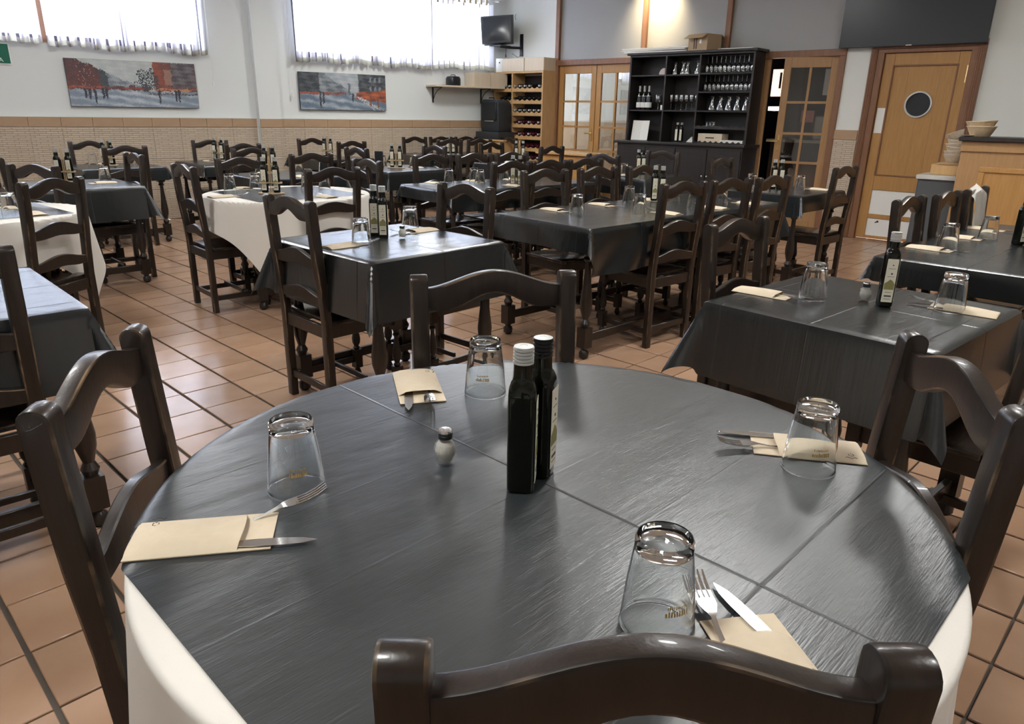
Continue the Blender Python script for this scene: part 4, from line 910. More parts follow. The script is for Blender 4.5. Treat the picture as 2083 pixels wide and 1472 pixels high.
def scene1(u, v, r):
    n = (math.sin(u*60+v*9)+math.sin(u*23-v*31)+math.sin(v*70+u*15))/3; j = r.uniform(-.02, .02)
    sky = mixc((.42, .46, .46), (.56, .58, .56), .5+.5*n); road = mixc((.22, .27, .33), (.52, .56, .60), .45+.4*math.sin(u*17+v*40)+.3*n-abs(u-.5))
    c = road if v < .36 else sky
    hz = .36
    topL = 1.02-.75*max(0, u-.06)/.62 if u < .62 else 0; topL = max(topL, .50) if u < .60 else topL
    if v > hz and u < .60 and v < topL+.03*n:
        if u < .24: c = mixc((.17, .055, .045), (.08, .045, .05), v*.9+.3*n)
        elif u < .30: c = (.06, .075, .085)
        else: c = mixc((.17, .20, .23), (.34, .37, .39), .5+n)
        if .08 < u < .2 and r.random() < .05: c = (.5, .25, .18)
    if u > .655 and v > hz and v < 1.02-.03*n:
        c = mixc((.30, .08, .05), (.09, .06, .065), (u-.655)*5+.4*n)
        if .74 < u < .80 and .5 < v < .85: c = mixc(c, (.40, .24, .18), .6)
        if u > .80: c = mixc((.09, .07, .08), (.17, .15, .16), .5+n)
    if abs(v-hz-.05) < .035+.03*n and (u < .62 or u > .68): c = mixc((.42, .10, .05), (.12, .06, .06), abs(v-hz-.05)*20+.7*n+(.6 if .30 < u < .60 else .1))
    if u > .66 and abs(v-.40) < .018+.03*n: c = (.50, .25, .12)
    d = math.hypot((u-.60)*2.6, (v-.60)*1.0)
    if d < .23+.10*n and r.random() < .62: c = (.05, .06, .07)
    if abs(v-.30) < .014 and u > .60: c = (.10, .08, .08)
    for fu, fh in ((.12, .22), (.15, .26), (.19, .38), (.25, .24), (.275, .24), (.685, .34), (.82, .28), (.845, .30)):
        if abs(u-fu) < .006+.005*(1-abs(v-.33)*6) and .36-fh*.8 < v < .40: c = (.04, .045, .06)
    return tuple(max(0, x+j) for x in c)
def scene2(u, v, r):
    n = (math.sin(u*50+v*12)+math.sin(u*19-v*27)+math.sin(v*60+u*11))/3; j = r.uniform(-.018, .018); hz = .42
    sky = mixc((.30, .34, .37), (.48, .50, .51), .5+.5*n-abs(u-.55)); road = mixc((.13, .18, .24), (.46, .50, .54), .35+.35*math.sin(u*13+v*30)+.3*n-abs(u-.4)*.6)
    c = road if v < hz else sky
    if v > hz and u < .23: c = mixc((.035, .045, .055), (.09, .10, .11), .4+n)
    if v > hz and .22 < u < .29: c = mixc((.14, .17, .19), (.30, .33, .35), .5+n)
    if v > hz and .29 < u < .62 and v < 1.05-(u-.22)*1.5+.05*n: c = mixc((.10, .12, .14), (.26, .29, .31), .5+n)
    if abs(u-.56) < .012 and hz < v < .75: c = (.12, .14, .16)
    if u > .67 and v > hz-.1*(u-.67)*3: c = mixc((.04, .05, .06), (.11, .12, .13), .45+n)
    if .80 < u < .97 and .55 < v < .92 and math.sin(u*110) > .2 and math.sin(v*24) > -.2: c = (.22, .25, .27)
    if abs(v-hz-.03) < .028+.025*n and (u < .52): c = mixc((.42, .11, .06), (.12, .05, .05), abs(v-hz-.03)*20+.3*n+(u-.2))
    if u > .64 and abs(v-hz+.02) < .10+.02*n+(u-.64)*.2: c = mixc((.50, .13, .05), (.10, .05, .05), .45+.6*n)
    for q in (0, .05, .09):
        if v < hz-.02 and abs((u-.63)-(hz-v)*(.55+q*3)) < .007: c = (.55, .56, .58)
    for fu, f0, f1 in ((.225, .05, .50), (.26, .16, .48), (.60, .24, .44), (.81, .12, .40), (.90, .08, .38)):
        if abs(u-fu) < .009 and f0 < v < f1: c = (.04, .045, .055) if u < .7 else (.20, .07, .04)
    return tuple(max(0, x+j) for x in c)
painting(-.91, .485, 1.345, 1.857, 0, 170, 62, scene1, 'long unframed street painting, grey road between red buildings, on the left wall')
painting(1.80, 3.09, 1.350, 1.830, 0, 150, 56, scene2, 'smaller unframed grey street painting with tram rails, right of the pilaster')
t = thing('exit_sign', 'green and white emergency exit sign cut by the left edge', 'sign', onL(-1.66, .012, 1.76), ROTL)
box(-.26, .26, 0, .004, 0, .22).build('border', M['sign_w'], t, smooth=False); box(-.25, .25, .004, .006, .012, .208).build('green_field', M['green'], t, smooth=False)
tm = text_mesh('EMERGENCIA', .062, .0005, M['sign_w']); o = obj('lettering', tm, t); o.location = (0, .0068, .045); o.rotation_euler = (R(90), 0, R(180))
tm = text_mesh('SALIDA DE', .062, .0005, M['sign_w']); o = obj('lettering', tm, t); o.location = (.08, .0068, .105); o.rotation_euler = (R(90), 0, R(180))
# corner shelf with radio and box
t = thing('wall_shelf', 'narrow pale wall shelf on black brackets in the far corner', 'shelf', onL(4.38, 0, 1.70), ROTL)
box(-.66, .60, .002, .30, 0, .025).build('board', M['pale_ply'], t, bevel=.002)
for x in (-.40, .48):
    m = MB().box(x-.012, x+.012, .001, .010, -.22, 0); m.box(x-.010, x+.010, .01, .27, -.010, -.001)
    m.tube([(x, .008, -.19), (x, .07, -.10), (x, .15, -.045), (x, .25, -.012)], .006, 6); m.build('bracket', M['steel_d'], t)
t = thing('radio', 'small black radio on the pale wall shelf', 'radio', onL(4.18, .14, 1.725), ROTL)
ringbody([(.095, 0, .7), (.10, .01, .7), (.10, .10, .7), (.085, .13, .6), (.04, .137, .5)]).build('body', M['black'], t); MB().tube([(-.05, 0, .13), (-.03, 0, .155), (.03, 0, .155), (.05, 0, .13)], .005).build('handle', M['black'], t)
MB().tube([(.09, -.02, .01), (.15, -.03, .006), (.20, 0, .006)], .004).build('cable', M['black'], t)
t = thing('storage_box', 'long pale wooden box on the corner wall shelf beside the radio', 'box', onL(4.70, .15, 1.725), ROTL)
for k in range(2): x = -.24+k*.32; box(x-.155, x+.155, -.13, .13, 0, .20).build('box_half', M['pale_ply'], t, bevel=.003)

# ------------------------------------------------------------------ wine rack corner (x = t, y = out, in the right wall's frame)
def RT(name, label, cat, tt, n, z, rz=0, group=None): return inR(name, label, cat, tt, n, z, rz, group)
rk0, rk1, rkm = 4.465, 5.45, 5.075
t = RT('wine_rack', 'tall pine wine rack of horizontal bottle rows in the far corner', 'wine rack', 0, 0, 0)
RD = .30
for a in (rk0, rkm, rk1): box(a-.014, a+.014, .002, RD, 0, 1.925).build('upright', M['pine'], t, bevel=.002)
box(rk0+.0145, rk1-.0145, .002, .010, 0, 1.90).build('back', M['hutch_in'], t, smooth=False); box(rk0-.014, rk1+.014, .001, RD+.004, 1.9255, 1.95).build('top', M['pine'], t, bevel=.002)
rows = [1.765, 1.59, 1.415, 1.24, 1.065, .89, .715]
for zz in rows:
    for a0, a1 in ((rk0+.0145, rkm-.0145), (rkm+.0145, rk1-.0145)):
        n_ = 6 if a0 < rkm-.1 else 4; pts = [(a0, zz-.105), (a1, zz-.105)]; wv = []
        for i in range(n_*8, -1, -1):
            u = i/(n_*8); ph = (u*n_) % 1; wv.append((a0+(a1-a0)*u, zz-.038-.022*math.sin(math.pi*ph)))
        for nm, (y0, y1) in (('front_rail', (RD-.018, RD)), ('rear_rail', (.03, .045))):
            m = MB(); m.prism(pts+wv, 'y', y0, y1); m.build(nm, M['pine'], t, smooth=False)
rack_side = box(rk0-.034, rk0-.0145, .001, .33, 0, 1.96).build('side_cladding', M['pine'], t, smooth=False)
def wine_mesh(m_):
    a = MB(); a.lathe([(.025, .0), (.034, .004), (.036, .012), (.036, .185), (.031, .205), (.016, .232), (.0135, .245), (.0135, .285), (.0145, .287), (.0145, .297), (.010, .298)], 16); return a.mesh('glass_body', m_)
WM = {k: wine_mesh(M[k]) for k in ('wine', 'winered')}
foils = {k: MB().lathe([(.0148, .243), (.0150, .298), (.011, .3005)], 14).mesh('foil', M[k]) for k in ('capw', 'winered', 'capb', 'caps')}
punt = {k: MB().lathe([(.0362, .008), (.0362, .1), ], 16).mesh('paper_label', M[k]) for k in ('labelw', 'label')}
rowdesc = ['top', 'second', 'third', 'fourth', 'fifth', 'sixth', 'lowest visible']
for r_, zz in enumerate(rows):
    for bay, (a0, a1) in enumerate(((rk0+.0145, rkm-.0145), (rkm+.0145, rk1-.0145))):
        if bay == 1 and r_ > 1: continue
        for i in range(6 if bay == 0 else 4):
            if r_ == 0 and bay == 0 and i in (1,): continue
            if r_ == 1 and bay == 1 and i in (3, 4): continue
            tt = a0+(a1-a0)*(i+.5)/(6 if bay == 0 else 4)
            red = r_ >= 3; foot = r_ >= 3
            lb = 'wine bottle, %s from the right, %s row of the rack, %s bay' % (('first', 'second', 'third', 'fourth', 'fifth', 'sixth')[i], rowdesc[r_], 'right' if bay == 0 else 'left')
            b = RT('wine_bottle', lb, 'bottle', tt, 0, zz-.022+random.uniform(-.001, .001), 0, 'bottles in the %s row of the wine rack, %s bay' % (rowdesc[r_], 'right' if bay == 0 else 'left'))
            mk = 'winered' if r_ >= 3 else 'wine'
            b.matrix_world = b.matrix_basis if False else (MR @ Matrix.Translation((tt, .012 if not foot else .012, zz-.022)) @ Matrix.Rotation(R(-90), 4, 'X'))
            if not foot: pass
            obj('glass_body', WM[mk], b); obj('foil', foils['capw' if r_ in (0, 2) else ('winered' if r_ == 5 else 'capb' if r_ == 1 else 'winered' if i % 2 else 'caps')], b)
for a, b_, nm, lb in ((rk0-.02, 4.83, 'pine_box', 'right pale wooden box on top of the wine rack'), (4.835, 5.29, 'pine_box', 'left pale wooden box on top of the wine rack')):
    t = RT(nm, lb, 'box', (a+b_)/2, .155, 1.951); w2 = (b_-a)/2-.002; m = MB()
    m.box(-w2, w2, -.14, .145, 0, .19); m.build('carcass', M['pale_ply'], t, bevel=.002); box(-w2+.004, w2-.004, .1455, .150, .004, .186).build('front_panel', M['pale_ply'], t, smooth=False)
t = RT('white_box', 'small white upright box with a dark dot beside the pale boxes', 'box', 5.375, .17, 1.951)
box(-.075, .075, -.08, .10, 0, .20).build('carton', M['labelw'], t, bevel=.003); box(-.012, .012, .1003, .102, .13, .15).build('dot', M['ink'], t, smooth=False)
# pine cabinet with heart cut-out and the black speaker case on it
t = RT('pine_cabinet', 'low pine cabinet with carved heart, left of the wine rack', 'cabinet', 5.16, .52, 0)
box(-.30, .30, -.20, .20, 0, .93).build('carcass', M['pine'], t, bevel=.003); box(-.32, .32, -.21, .225, .931, .955).build('top', M['pine'], t, bevel=.003)
for s in (-1, 1):
    d_ = MB().box(s*.15-.14, s*.15+.14, .2005, .212, .06, .91); do = d_.build('door', M['pine'], t, bevel=.003); box(s*.15-.10, s*.15+.10, .2125, .2175, .12, .84).build('door_panel', M['pine'], do, bevel=.003)
h = MB(); h.prism([(0, .838), (-.035, .875), (-.035, .893), (-.018, .900), (0, .885), (.018, .900), (.035, .893), (.035, .875)], 'y', .2178, .2205); h.build('heart_carving', M['card'], t)
t = RT('speaker_case', 'black upright speaker with handle on the low pine cabinet', 'speaker', 5.23, .50, .956)
m = MB(); m.box(-.235, .25, -.18, .20, 0, .11); m.build('base_unit', M['dgrey'], t, bevel=.012, seg=2)
m = MB(); m.prism([(-.19, .111), (.185, .111), (.20, .22), (.20, .54), (.16, .585), (-.13, .585), (-.18, .54), (-.20, .3)], 'y', -.15, .14); m.build('cabinet', M['dgrey'], t, bevel=.02, seg=2)
m = MB(); m.prism([(-.15, .28), (.155, .28), (.165, .54), (-.14, .54)], 'y', .1405, .158); m.build('grille', M['black'], t, bevel=.006)
box(-.10, .09, .1585, .165, .262, .278).build('silver_strip', M['bmetal'], t, bevel=.002); MB().tube([(-.05, .1, .585), (-.05, .1, .61), (.05, .1, .61), (.05, .1, .585)], .009).build('handle', M['black'], t); box(-.02, .02, .1, .15, .585, .597).build('logo_plate', M['caps'], t, smooth=False)
# old television on its wall arm
t = RT('wall_television', 'old grey box television on a black wall arm in the corner', 'television', 5.15, .02, 2.33)
box(-.03, .03, -.019, -.003, -.14, .18).build('wall_plate', M['black'], t, smooth=False); m = MB().tube([(0, 0, -.02), (.10, .15, -.02), (.17, .30, -.01)], .020, 8); m.box(.04, .28, .20, .42, -.012, .0); m.build('arm', M['black'], t)
ms = MB(); ms.M = Matrix.Translation((.17, .34, .0)) @ Matrix.Rotation(R(30), 4, 'Z') @ Matrix.Rotation(R(5), 4, 'X') @ Matrix.Rotation(R(3), 4, 'Y')
ms.add([(-.23, .12, .015), (.23, .12, .015), (.245, .12, .40), (-.245, .12, .40), (-.245, .03, .0), (.245, .03, .0), (.255, .03, .42), (-.255, .03, .42), (-.16, -.24, .06), (.16, -.24, .06), (.15, -.24, .32), (-.15, -.24, .32)],
       [(0, 1, 2, 3), (4, 5, 1, 0), (5, 6, 2, 1), (6, 7, 3, 2), (7, 4, 0, 3), (8, 9, 5, 4), (9, 10, 6, 5), (10, 11, 7, 6), (11, 8, 4, 7), (8, 11, 10, 9)]); ms.build('casing', M['dgrey'], t, bevel=.008, seg=2)
ms = MB(); ms.M = Matrix.Translation((.17, .34, .0)) @ Matrix.Rotation(R(30), 4, 'Z') @ Matrix.Rotation(R(5), 4, 'X') @ Matrix.Rotation(R(3), 4, 'Y'); vs = []; nn = 8
for j in range(nn+1):
    for i in range(nn+1):
        u, v = -1+2*i/nn, -1+2*j/nn; vs.append((u*.205, .1225+.018*(1-u*u)*(1-v*v), .21+v*.165))
ms.add(vs, [(j*(nn+1)+i, j*(nn+1)+i+1, (j+1)*(nn+1)+i+1, (j+1)*(nn+1)+i) for j in range(nn) for i in range(nn)]); ms.build('picture_tube', M['screen'], t, flip=False)
MB().tube([(.0, .0, -.05), (-.03, .03, -.12), (.02, .05, -.16), (.10, .1, -.10)], .004, 5).build('cable', M['steel_d'], t); MB().tube([(.12, .22, -.01), (.12, .22, -.10), (.12, .22, -.16)], [.003, .004, .012], 6).build('plug', M['black'], t)
t = RT('wall_hooks', 'two small dark hooks above the corner television', 'hook', 5.40, .006, 2.74)
for x in (-.12, .06): MB().tube([(x, 0, .06), (x, .02, .04), (x, .02, 0), (x, .0, -.02)], .004, 5).build('hook', M['steel_d'], t)

# ------------------------------------------------------------------ black dresser in front of the partition
H0, H1, HD = 1.155, 2.93, .31
dz0, dz1 = 1.02, 2.125
t = RT('dresser', 'tall black-brown open dresser with glass-filled shelves before the partition', 'dresser', 0, 0, 0)
hb = .02
box(H0+.03, H1-.03, hb, hb+.012, dz0, dz1-.03).build('back', M['hutch_in'], t, smooth=False)
for a in (H0+.014, H1-.014): box(a-.014, a+.014, hb, HD, dz0, dz1-.021).build('side', M['hutch'], t, bevel=.002)
D1, D2 = 1.885, 2.375
for a, z0 in ((D1, dz0), (D2, dz0)): box(a-.010, a+.010, hb+.0125, HD-.006, z0, dz1-.042).build('divider', M['hutch'], t, smooth=False)
box(H0+.0285, H1-.0285, hb+.0125, HD-.002, dz1-.041, dz1-.0205).build('top_board', M['hutch'], t, smooth=False)
m = MB().box(H0-.035, H1+.035, hb-.01, HD+.035, dz1-.020, dz1+.010); m.build('cornice', M['hutch'], t, bevel=.006)
SH = {}                                                       # shelves: bay -> levels
for bay, (a, b, lv) in dict(R=(H0+.0285, D1-.0105, (1.655, 1.665-.245+.22-.0, 1.42, 1.21)), C=(D1+.0105, D2-.0105, (1.86, 1.42)), L=(D2+.0105, H1-.0285, (1.86, 1.42))).items():
    if bay == 'R': lv = (1.87, 1.65, 1.42)
    SH[bay] = (a, b, lv)
    for z in lv: box(a, b, hb+.0125, HD-.010, z-.018, z).build('shelf', M['hutch'], t, bevel=.0015)
a, b, lv = SH['R']
# scalloped cubby at the bottom right
pts = [(a, 1.195)]+[(a+(b-a)*i/72, 1.225+.012*abs(math.sin(math.pi*9*i/72))) for i in range(73)]+[(b, 1.195)]
m = MB(); m.prism(pts, 'y', HD-.03, HD-.012); m.build('scalloped_strip', M['hutch'], t, smooth=False); box(a, b, hb+.0125, HD-.0305, 1.195, 1.21).build('shelf', M['hutch'], t, smooth=False)
pts = [(a, 1.021)]+[(a+(b-a)*i/90, 1.050-.020*abs(math.sin(math.pi*9*i/90))) for i in range(91)]+[(b, 1.021)]
m = MB(); m.prism(pts, 'y', HD-.03, HD-.012); m.build('scalloped_strip', M['hutch'], t, smooth=False)
# base unit with doors
m = MB().box(H0-.03, H1+.04, .02, .44, .06, .985); m.box(H0, H1, .04, .40, 0, .06); m.build('base_carcass', M['hutch'], t, bevel=.003)
box(H0-.06, H1+.09, .015, .475, .986, 1.0195).build('worktop', M['hutch'], t, bevel=.006, seg=2)
nd = 4; wdt = (H1-H0+.05)/nd
for k in range(nd):
    x0 = H0-.02+k*wdt; do = box(x0+.006, x0+wdt-.006, .4405, .456, .09, .95).build('door', M['hutch'], t, bevel=.003); box(x0+.07, x0+wdt-.07, .4565, .462, .16, .88).build('door_panel', M['hutch'], do, bevel=.003)
    kx = x0+wdt-.035 if k % 2 == 0 else x0+.035; kb = MB(); kb.M = Matrix.Translation((kx, .456, .62 if k < 2 else .86)) @ Matrix.Rotation(R(-90), 4, 'X'); kb.lathe([(.004, 0), (.005, .012), (.011, .018), (.010, .026), (.003, .029)], 12); kb.build('knob', M['bmetal'], do)
t.matrix_world = MR
# things on the shelves
def wineglass():
    p = [(.032, 0), (.031, .0018), (.005, .006), (.0032, .02), (.0032, .075), (.010, .083), (.026, .100), (.031, .125), (.030, .150), (.027, .172)]
    q = [(.0258, .172), (.0288, .150), (.0298, .125), (.0248, .102), (.009, .086), (.0005, .084)]
    return MB().lathe(p+q, 12).mesh('stemmed_glass', M['shelfglass'])
def carafe():
    p = [(.045, 0), (.052, .004), (.052, .02), (.026, .105), (.022, .125), (.034, .165)]; q = [(.0325, .165), (.0203, .125), (.0243, .105), (.049, .02), (.049, .006), (.0005, .005)]
    return MB().lathe(p+q, 14).mesh('carafe', M['shelfglass'])
WG, CF = wineglass(), carafe()
ORD = ['first', 'second', 'third', 'fourth', 'fifth', 'sixth', 'seventh', 'eighth', 'ninth', 'tenth', 'eleventh']
def onshelf(nm, me, lb, cat, grp, tt, n, z, flip_=False, rz=0, sc_=1):
    o = obj(nm, me); o.matrix_world = MR @ Matrix.Translation((tt, n, z)) @ Matrix.Rotation(rz, 4, 'Z') @ (Matrix.Rotation(math.pi, 4, 'X') if flip_ else Matrix.Identity(4)) @ Matrix.Scale(sc_, 4)
    return tag(o, lb, cat, grp)
a, b, _ = SH['R']
for i in range(11):
    for row, z in ((0, 1.8705), (1, 1.6505)):
        lb = 'slender stemmed glass, %s from the right, %s row of the dresser' % (ORD[i], 'top' if row == 0 else 'second')
        onshelf('wine_glass', WG, lb, 'glass', 'stemmed glasses in the %s row of the dresser' % ('top' if row == 0 else 'second'), a+.04+(b-a-.08)*i/10, .20, z+.19*1.05, True, 0, 1.08)
for i in range(5): onshelf('carafe', CF, 'small flared glass carafe, %s from the right on the dresser' % ORD[i], 'carafe', 'carafes on the third dresser shelf', a+.07+i*.115, .20, 1.4205, False, 0, 1.05)
for i in range(3): onshelf('tumbler', tum_lo, 'small tumbler, %s from the right, low right dresser shelf' % ORD[i], 'glass', 'tumblers on the low right dresser shelf', b-.10-i*.05, .18, 1.2105, False, 0, .62)
a, b, _ = SH['C']
for i in range(6):
    onshelf('wine_glass', WG, 'stemmed glass, %s from the right, in the dresser middle bay' % ORD[i], 'glass', 'stemmed glasses in the dresser middle bay', a+.045+(b-a-.09)*i/5, .19, 1.4205, False, 0, 1.1)
for i, x in enumerate((.05, .20, .26, .38)): onshelf('carafe', CF, 'glass jug, %s from the right, top middle shelf of the dresser' % ORD[i], 'jug', 'jugs on the top middle dresser shelf', a+.02+x, .19, 1.8605, False, 0, .95)
a, b, _ = SH['L']
def champagne(tt, i):
    t = RT('sparkling_wine', 'white-foiled sparkling wine bottle, %s of the three on the dresser' % ('right', 'middle', 'left')[i], 'bottle', tt, .20, 1.4205, 0, 'sparkling wine bottles on the dresser')
    MB().lathe([(.034, 0), (.040, .004), (.041, .14), (.034, .175), (.018, .215), (.0145, .25)], 18).build('glass_body', M['bottle'], t)
    MB().lathe([(.0185, .200), (.0165, .225), (.0150, .27), (.0165, .285), (.0150, .305), (.006, .309)], 16).build('foil', M['capw'], t); MB().lathe([(.0415, .03), (.0418, .032), (.0418, .095), (.0415, .097)], 18).build('label', M['labelw'], t); MB().lathe([(.0355, .165), (.0330, .180)], 18).build('neck_label', M['caps'], t)
for i, x in enumerate((b-.24, b-.165, b-.09)): champagne(x, i)
t = RT('goblet', 'clear ornate goblet right of the sparkling wine bottles', 'glass', a+.13, .19, 1.4205); obj('bowl', WG, t).scale = (1.5, 1.5, 1.05)
m = MB(); m.lathe([(.03, .155), (.045, .185), (.03, .20), (.02, .19)], 9); m.build('glass_ornament', M['glass'], t)
t = RT('white_cup', 'small white cup beside the goblet on the dresser', 'cup', a+.055, .20, 1.4205); MB().lathe([(.026, 0), (.028, .004), (.029, .062), (.027, .062), (.025, .006), (.001, .005)], 18).build('body', M['labelw'], t)
t = RT('ceramic_shell', 'pale decorated round dish leaning on the dresser top left shelf', 'dish', a+.07, .20, 1.8605); m = MB(); m.M = Matrix.Rotation(R(90), 4, 'X'); m.prism([(-.07, 0)]+[(-.07*math.cos(q*math.pi/14), .085*math.sin(q*math.pi/14)) for q in range(1, 14)]+[(.07, 0)], 'z', -.02, .02); m.build('shell', M['bread'], t, bevel=.008, seg=2)
box(-.02, .02, -.0275, -.022, .02, .05).build('painted_mark', M['red'], t, smooth=False)
t = RT('open_book', 'open white guest book leaning in the lower left bay of the dresser', 'book', b-.16, .24, 1.0205); m = MB(); m.M = Matrix.Rotation(R(9), 4, 'X')
for s in (-1, 1): m.prism([(0, -.004), (s*.13, .014), (s*.13, .020), (0, .004)], 'z', .002, .262)
m.build('pages', M['paper'], t, smooth=False); box(-.14, .14, -.055, .02, -.0, .004).build('rest', M['hutch'], t, smooth=False)
t = RT('oil_bottle', 'pair-left dark oil bottle standing in the dresser middle bay', 'bottle', D2-.20, .22, 1.0205, 0, 'oil bottles stored in the dresser'); 
for nm, me in (('glass_body', ob_body), ('screw_cap', cap_w), ('label', lab)): q = obj(nm, me, t); q.rotation_euler = (0, 0, math.pi)
t2 = RT('oil_bottle', 'pair-right dark oil bottle standing in the dresser middle bay', 'bottle', D2-.26, .215, 1.0205, 0, 'oil bottles stored in the dresser')
for nm, me in (('glass_body', ob_body), ('screw_cap', cap_w), ('label', lab)): q = obj(nm, me, t2); q.rotation_euler = (0, 0, math.pi)
t = RT('folded_napkin', 'small white folded napkin at the foot of the dresser middle bay', 'napkin', D1+.08, .22, 1.0205); MB().prism([(-.05, 0), (.06, 0), (-.02, .075)], 'y', -.02, .02).build('fold', M['white_cloth'], t, bevel=.003)
a, b, _ = SH['R']
t = RT('small_carton', 'pale carton in the scalloped lower right cubby of the dresser', 'box', b-.20, .17, 1.0205); box(-.17, .17, -.09, .09, 0, .12).build('carton', M['pale_ply'], t, bevel=.003); box(-.06, .06, .0902, .092, .06, .075).build('printed_line', M['ink'], t, smooth=False)
t = RT('paper_stack', 'stack of white papers beside the carton in the dresser cubby', 'paper', a+.19, .18, 1.0205)
for q in range(4): box(-.16+.003*q, .16-.004*q, -.09, .09, q*.011, q*.011+.0105).build('sheet_bundle', M['paper'], t, smooth=False)
# on top of the dresser
t = RT('cardboard_box', 'open brown cardboard box on top of the black dresser', 'box', 1.92, .17, 2.1355, R(-14))
m = MB().box(-.155, .155, -.13, .13, 0, .005)
for q in ((-.155, .155, -.13, -.126), (-.155, .155, .126, .13), (-.155, -.151, -.126, .126), (.151, .155, -.126, .126)): m.box(q[0], q[1], q[2], q[3], .005, .19)
m.build('carton', M['card'], t, smooth=False)
for s in (1, -1):
    m = MB(); m.M = Matrix.Translation((0, s*.13, .191)) @ Matrix.Rotation(R(s*150), 4, 'X'); m.box(-.153, .153, 0 if s > 0 else 0, .11, 0, .003) if False else m.box(-.153, .153, -.11, 0, -.003, 0) if s > 0 else m.box(-.153, .153, 0, .11, -.003, 0); m.build('flap', M['card'], t, smooth=False)
m = MB()
for x in (.02, .055): m.box(x-.010, x+.010, .1302, .1312, .02, .14); m.lathe([(.012, .14), (.012, .165)], 8, (x, .128))
m.build('printed_glasses', M['ink'], t, smooth=False); box(-.06, -.03, .1302, .1312, .08, .13).build('white_sticker', M['labelw'], t, smooth=False)
for k, (x0, x1, z, n, th_, a_, lb) in enumerate(((2.12, 3.06, 2.1355, .17, .022, 1.5, 'lowest long white foam board on top of the dresser'), (2.12, 3.10, 2.160, .18, .016, -1.0, 'middle long white foam board on top of the dresser'), (2.10, 3.10, 2.180, .16, .020, .8, 'topmost long white foam board on top of the dresser'))):
    t = RT('foam_board', lb, 'board', (x0+x1)/2, n, z, R(a_), 'long white boards on the dresser'); box(-(x1-x0)/2, (x1-x0)/2, -.11, .11, 0, th_).build('board', M['paper'], t, bevel=.004)
t = RT('foam_board', 'short white board at the right end of the dresser top', 'board', 1.43, .19, 2.1355, R(3)); box(-.20, .20, -.09, .09, 0, .014).build('board', M['paper'], t, bevel=.003)
t = RT('foam_board', 'short white board lying behind the cardboard box on the dresser', 'board', 1.58, .09, 2.150, R(-2)); box(-.17, .17, -.05, .05, 0, .012).build('board', M['paper'], t, bevel=.003)
# bare oak sideboard left of the dresser
t = RT('oak_sideboard', 'low bare oak sideboard between the wine rack and the black dresser', 'sideboard', 3.62, .62, 0)
box(-.42, .42, -.22, .22, .05, .80).build('carcass', M['oak'], t, bevel=.003); box(-.46, .46, -.25, .27, .801, .83).build('top', M['pine'], t, bevel=.004)
for s in (-1, 1):
    do = box(s*.21-.195, s*.21+.195, .2205, .236, .08, .78).build('door', M['oak'], t, bevel=.003); box(s*.21-.14, s*.21+.14, .2365, .243, .15, .71).build('door_panel', M['oak'], do, bevel=.003)
for sx in (-1, 1):
    for sy in (-1, 1): box(sx*.36-.03, sx*.36+.03, sy*.17-.03, sy*.17+.03, 0, .049).build('foot', M['oak'], t, smooth=False)

# ------------------------------------------------------------------ big screen, bar corner, baskets
t = RT('wall_screen', 'large dark flat television screen above the swing door', 'television', -.465, .03, 2.105)
box(-.73, .73, .055, .085, 0, .82).build('casing', M['tv'], t, bevel=.004); box(-.718, .718, .0852, .0862, .012, .808).build('display', M['tv'], t, smooth=False); box(-.3, .3, -.029, .0548, .2, .6).build('wall_mount', M['black'], t, smooth=False); box(-.03, .03, .0862, .0875, .002, .010).build('badge', M['caps'], t, smooth=False)
t = RT('undercounter_fridge', 'grey metal cabinet with marble top between swing door and bar', 'cabinet', -1.33, 1.08, 0)
box(-.24, .24, -.27, .28, 0, .82).build('body', M['fridge'], t, bevel=.004); box(-.22, .22, .2805, .292, .06, .80).build('door', M['fridge'], t, bevel=.004); box(-.255, .255, -.28, .30, .821, .862).build('marble_top', M['counter_top'], t, bevel=.004)
t = RT('wooden_tray_box', 'long pale wooden box on the grey cabinet beside the bar', 'box', -1.31, 1.16, .863)
box(-.16, .150, -.15, .10, 0, .095).build('body', M['pine'], t, bevel=.003)
t = RT('tray', 'thin stack of trays under the small bread baskets', 'tray', -1.33, 1.15, .9585); box(-.12, .12, -.12, .12, 0, .008).build('lower_tray', M['pine'], t, bevel=.002); box(-.12, .115, -.12, .12, .010, .018).build('upper_tray', M['card'], t, bevel=.002)
def basket(tt, n, z, s, hh, lb, rx=0, m_='wicker', grp='stacked bread baskets', ribs=True):
    t = thing('bread_basket', lb, 'basket', MR @ Vector((tt, n, z)), ROTR, grp)
    q = Matrix.Rotation(R(rx), 4, 'Y')
    a = MB(); a.M = q; a.lathe([(s*.62, 0), (s*.66, .003), (s*.98, hh-.006), (s, hh), (s*.95, hh), (s*.90, hh-.01), (s*.6, .008), (.002, .006)], 22); a.build('woven_bowl', M[m_], t)
    a = MB(); a.M = q; a.lathe([(s*.96, hh-.004), (s*1.03, hh-.002), (s*1.03, hh+.005), (s*.96, hh+.005)], 22, closed=True); a.build('rim', M[m_], t)
    if ribs:
        a = MB(); a.M = q
        for k in range(16): c_, s_ = math.cos(k*math.pi/8), math.sin(k*math.pi/8); a.tube([(c_*s*.66, s_*s*.66, .004), (c_*s*.99, s_*s*.99, hh-.004)], .0025, 4)
        a.build('ribs', M[m_], t)
    return t
z = .978
for i, (dx, rx, s, nm) in enumerate(((0, 0, .088, 'lowest'), (.004, 2, .086, 'second'), (-.004, -3, .086, 'third'), (.003, 3, .084, 'fourth'), (.0, -2, .082, 'fifth'))):
    basket(-1.315+dx, 1.16, z+i*.033, s, .07, 'small pale bread basket on the trays, %s of its stack' % nm, rx)
basket(-1.31, 1.16, z+5*.033+.045, .080, .062, 'small bread basket tilted on top of the stack by the bar', 24)
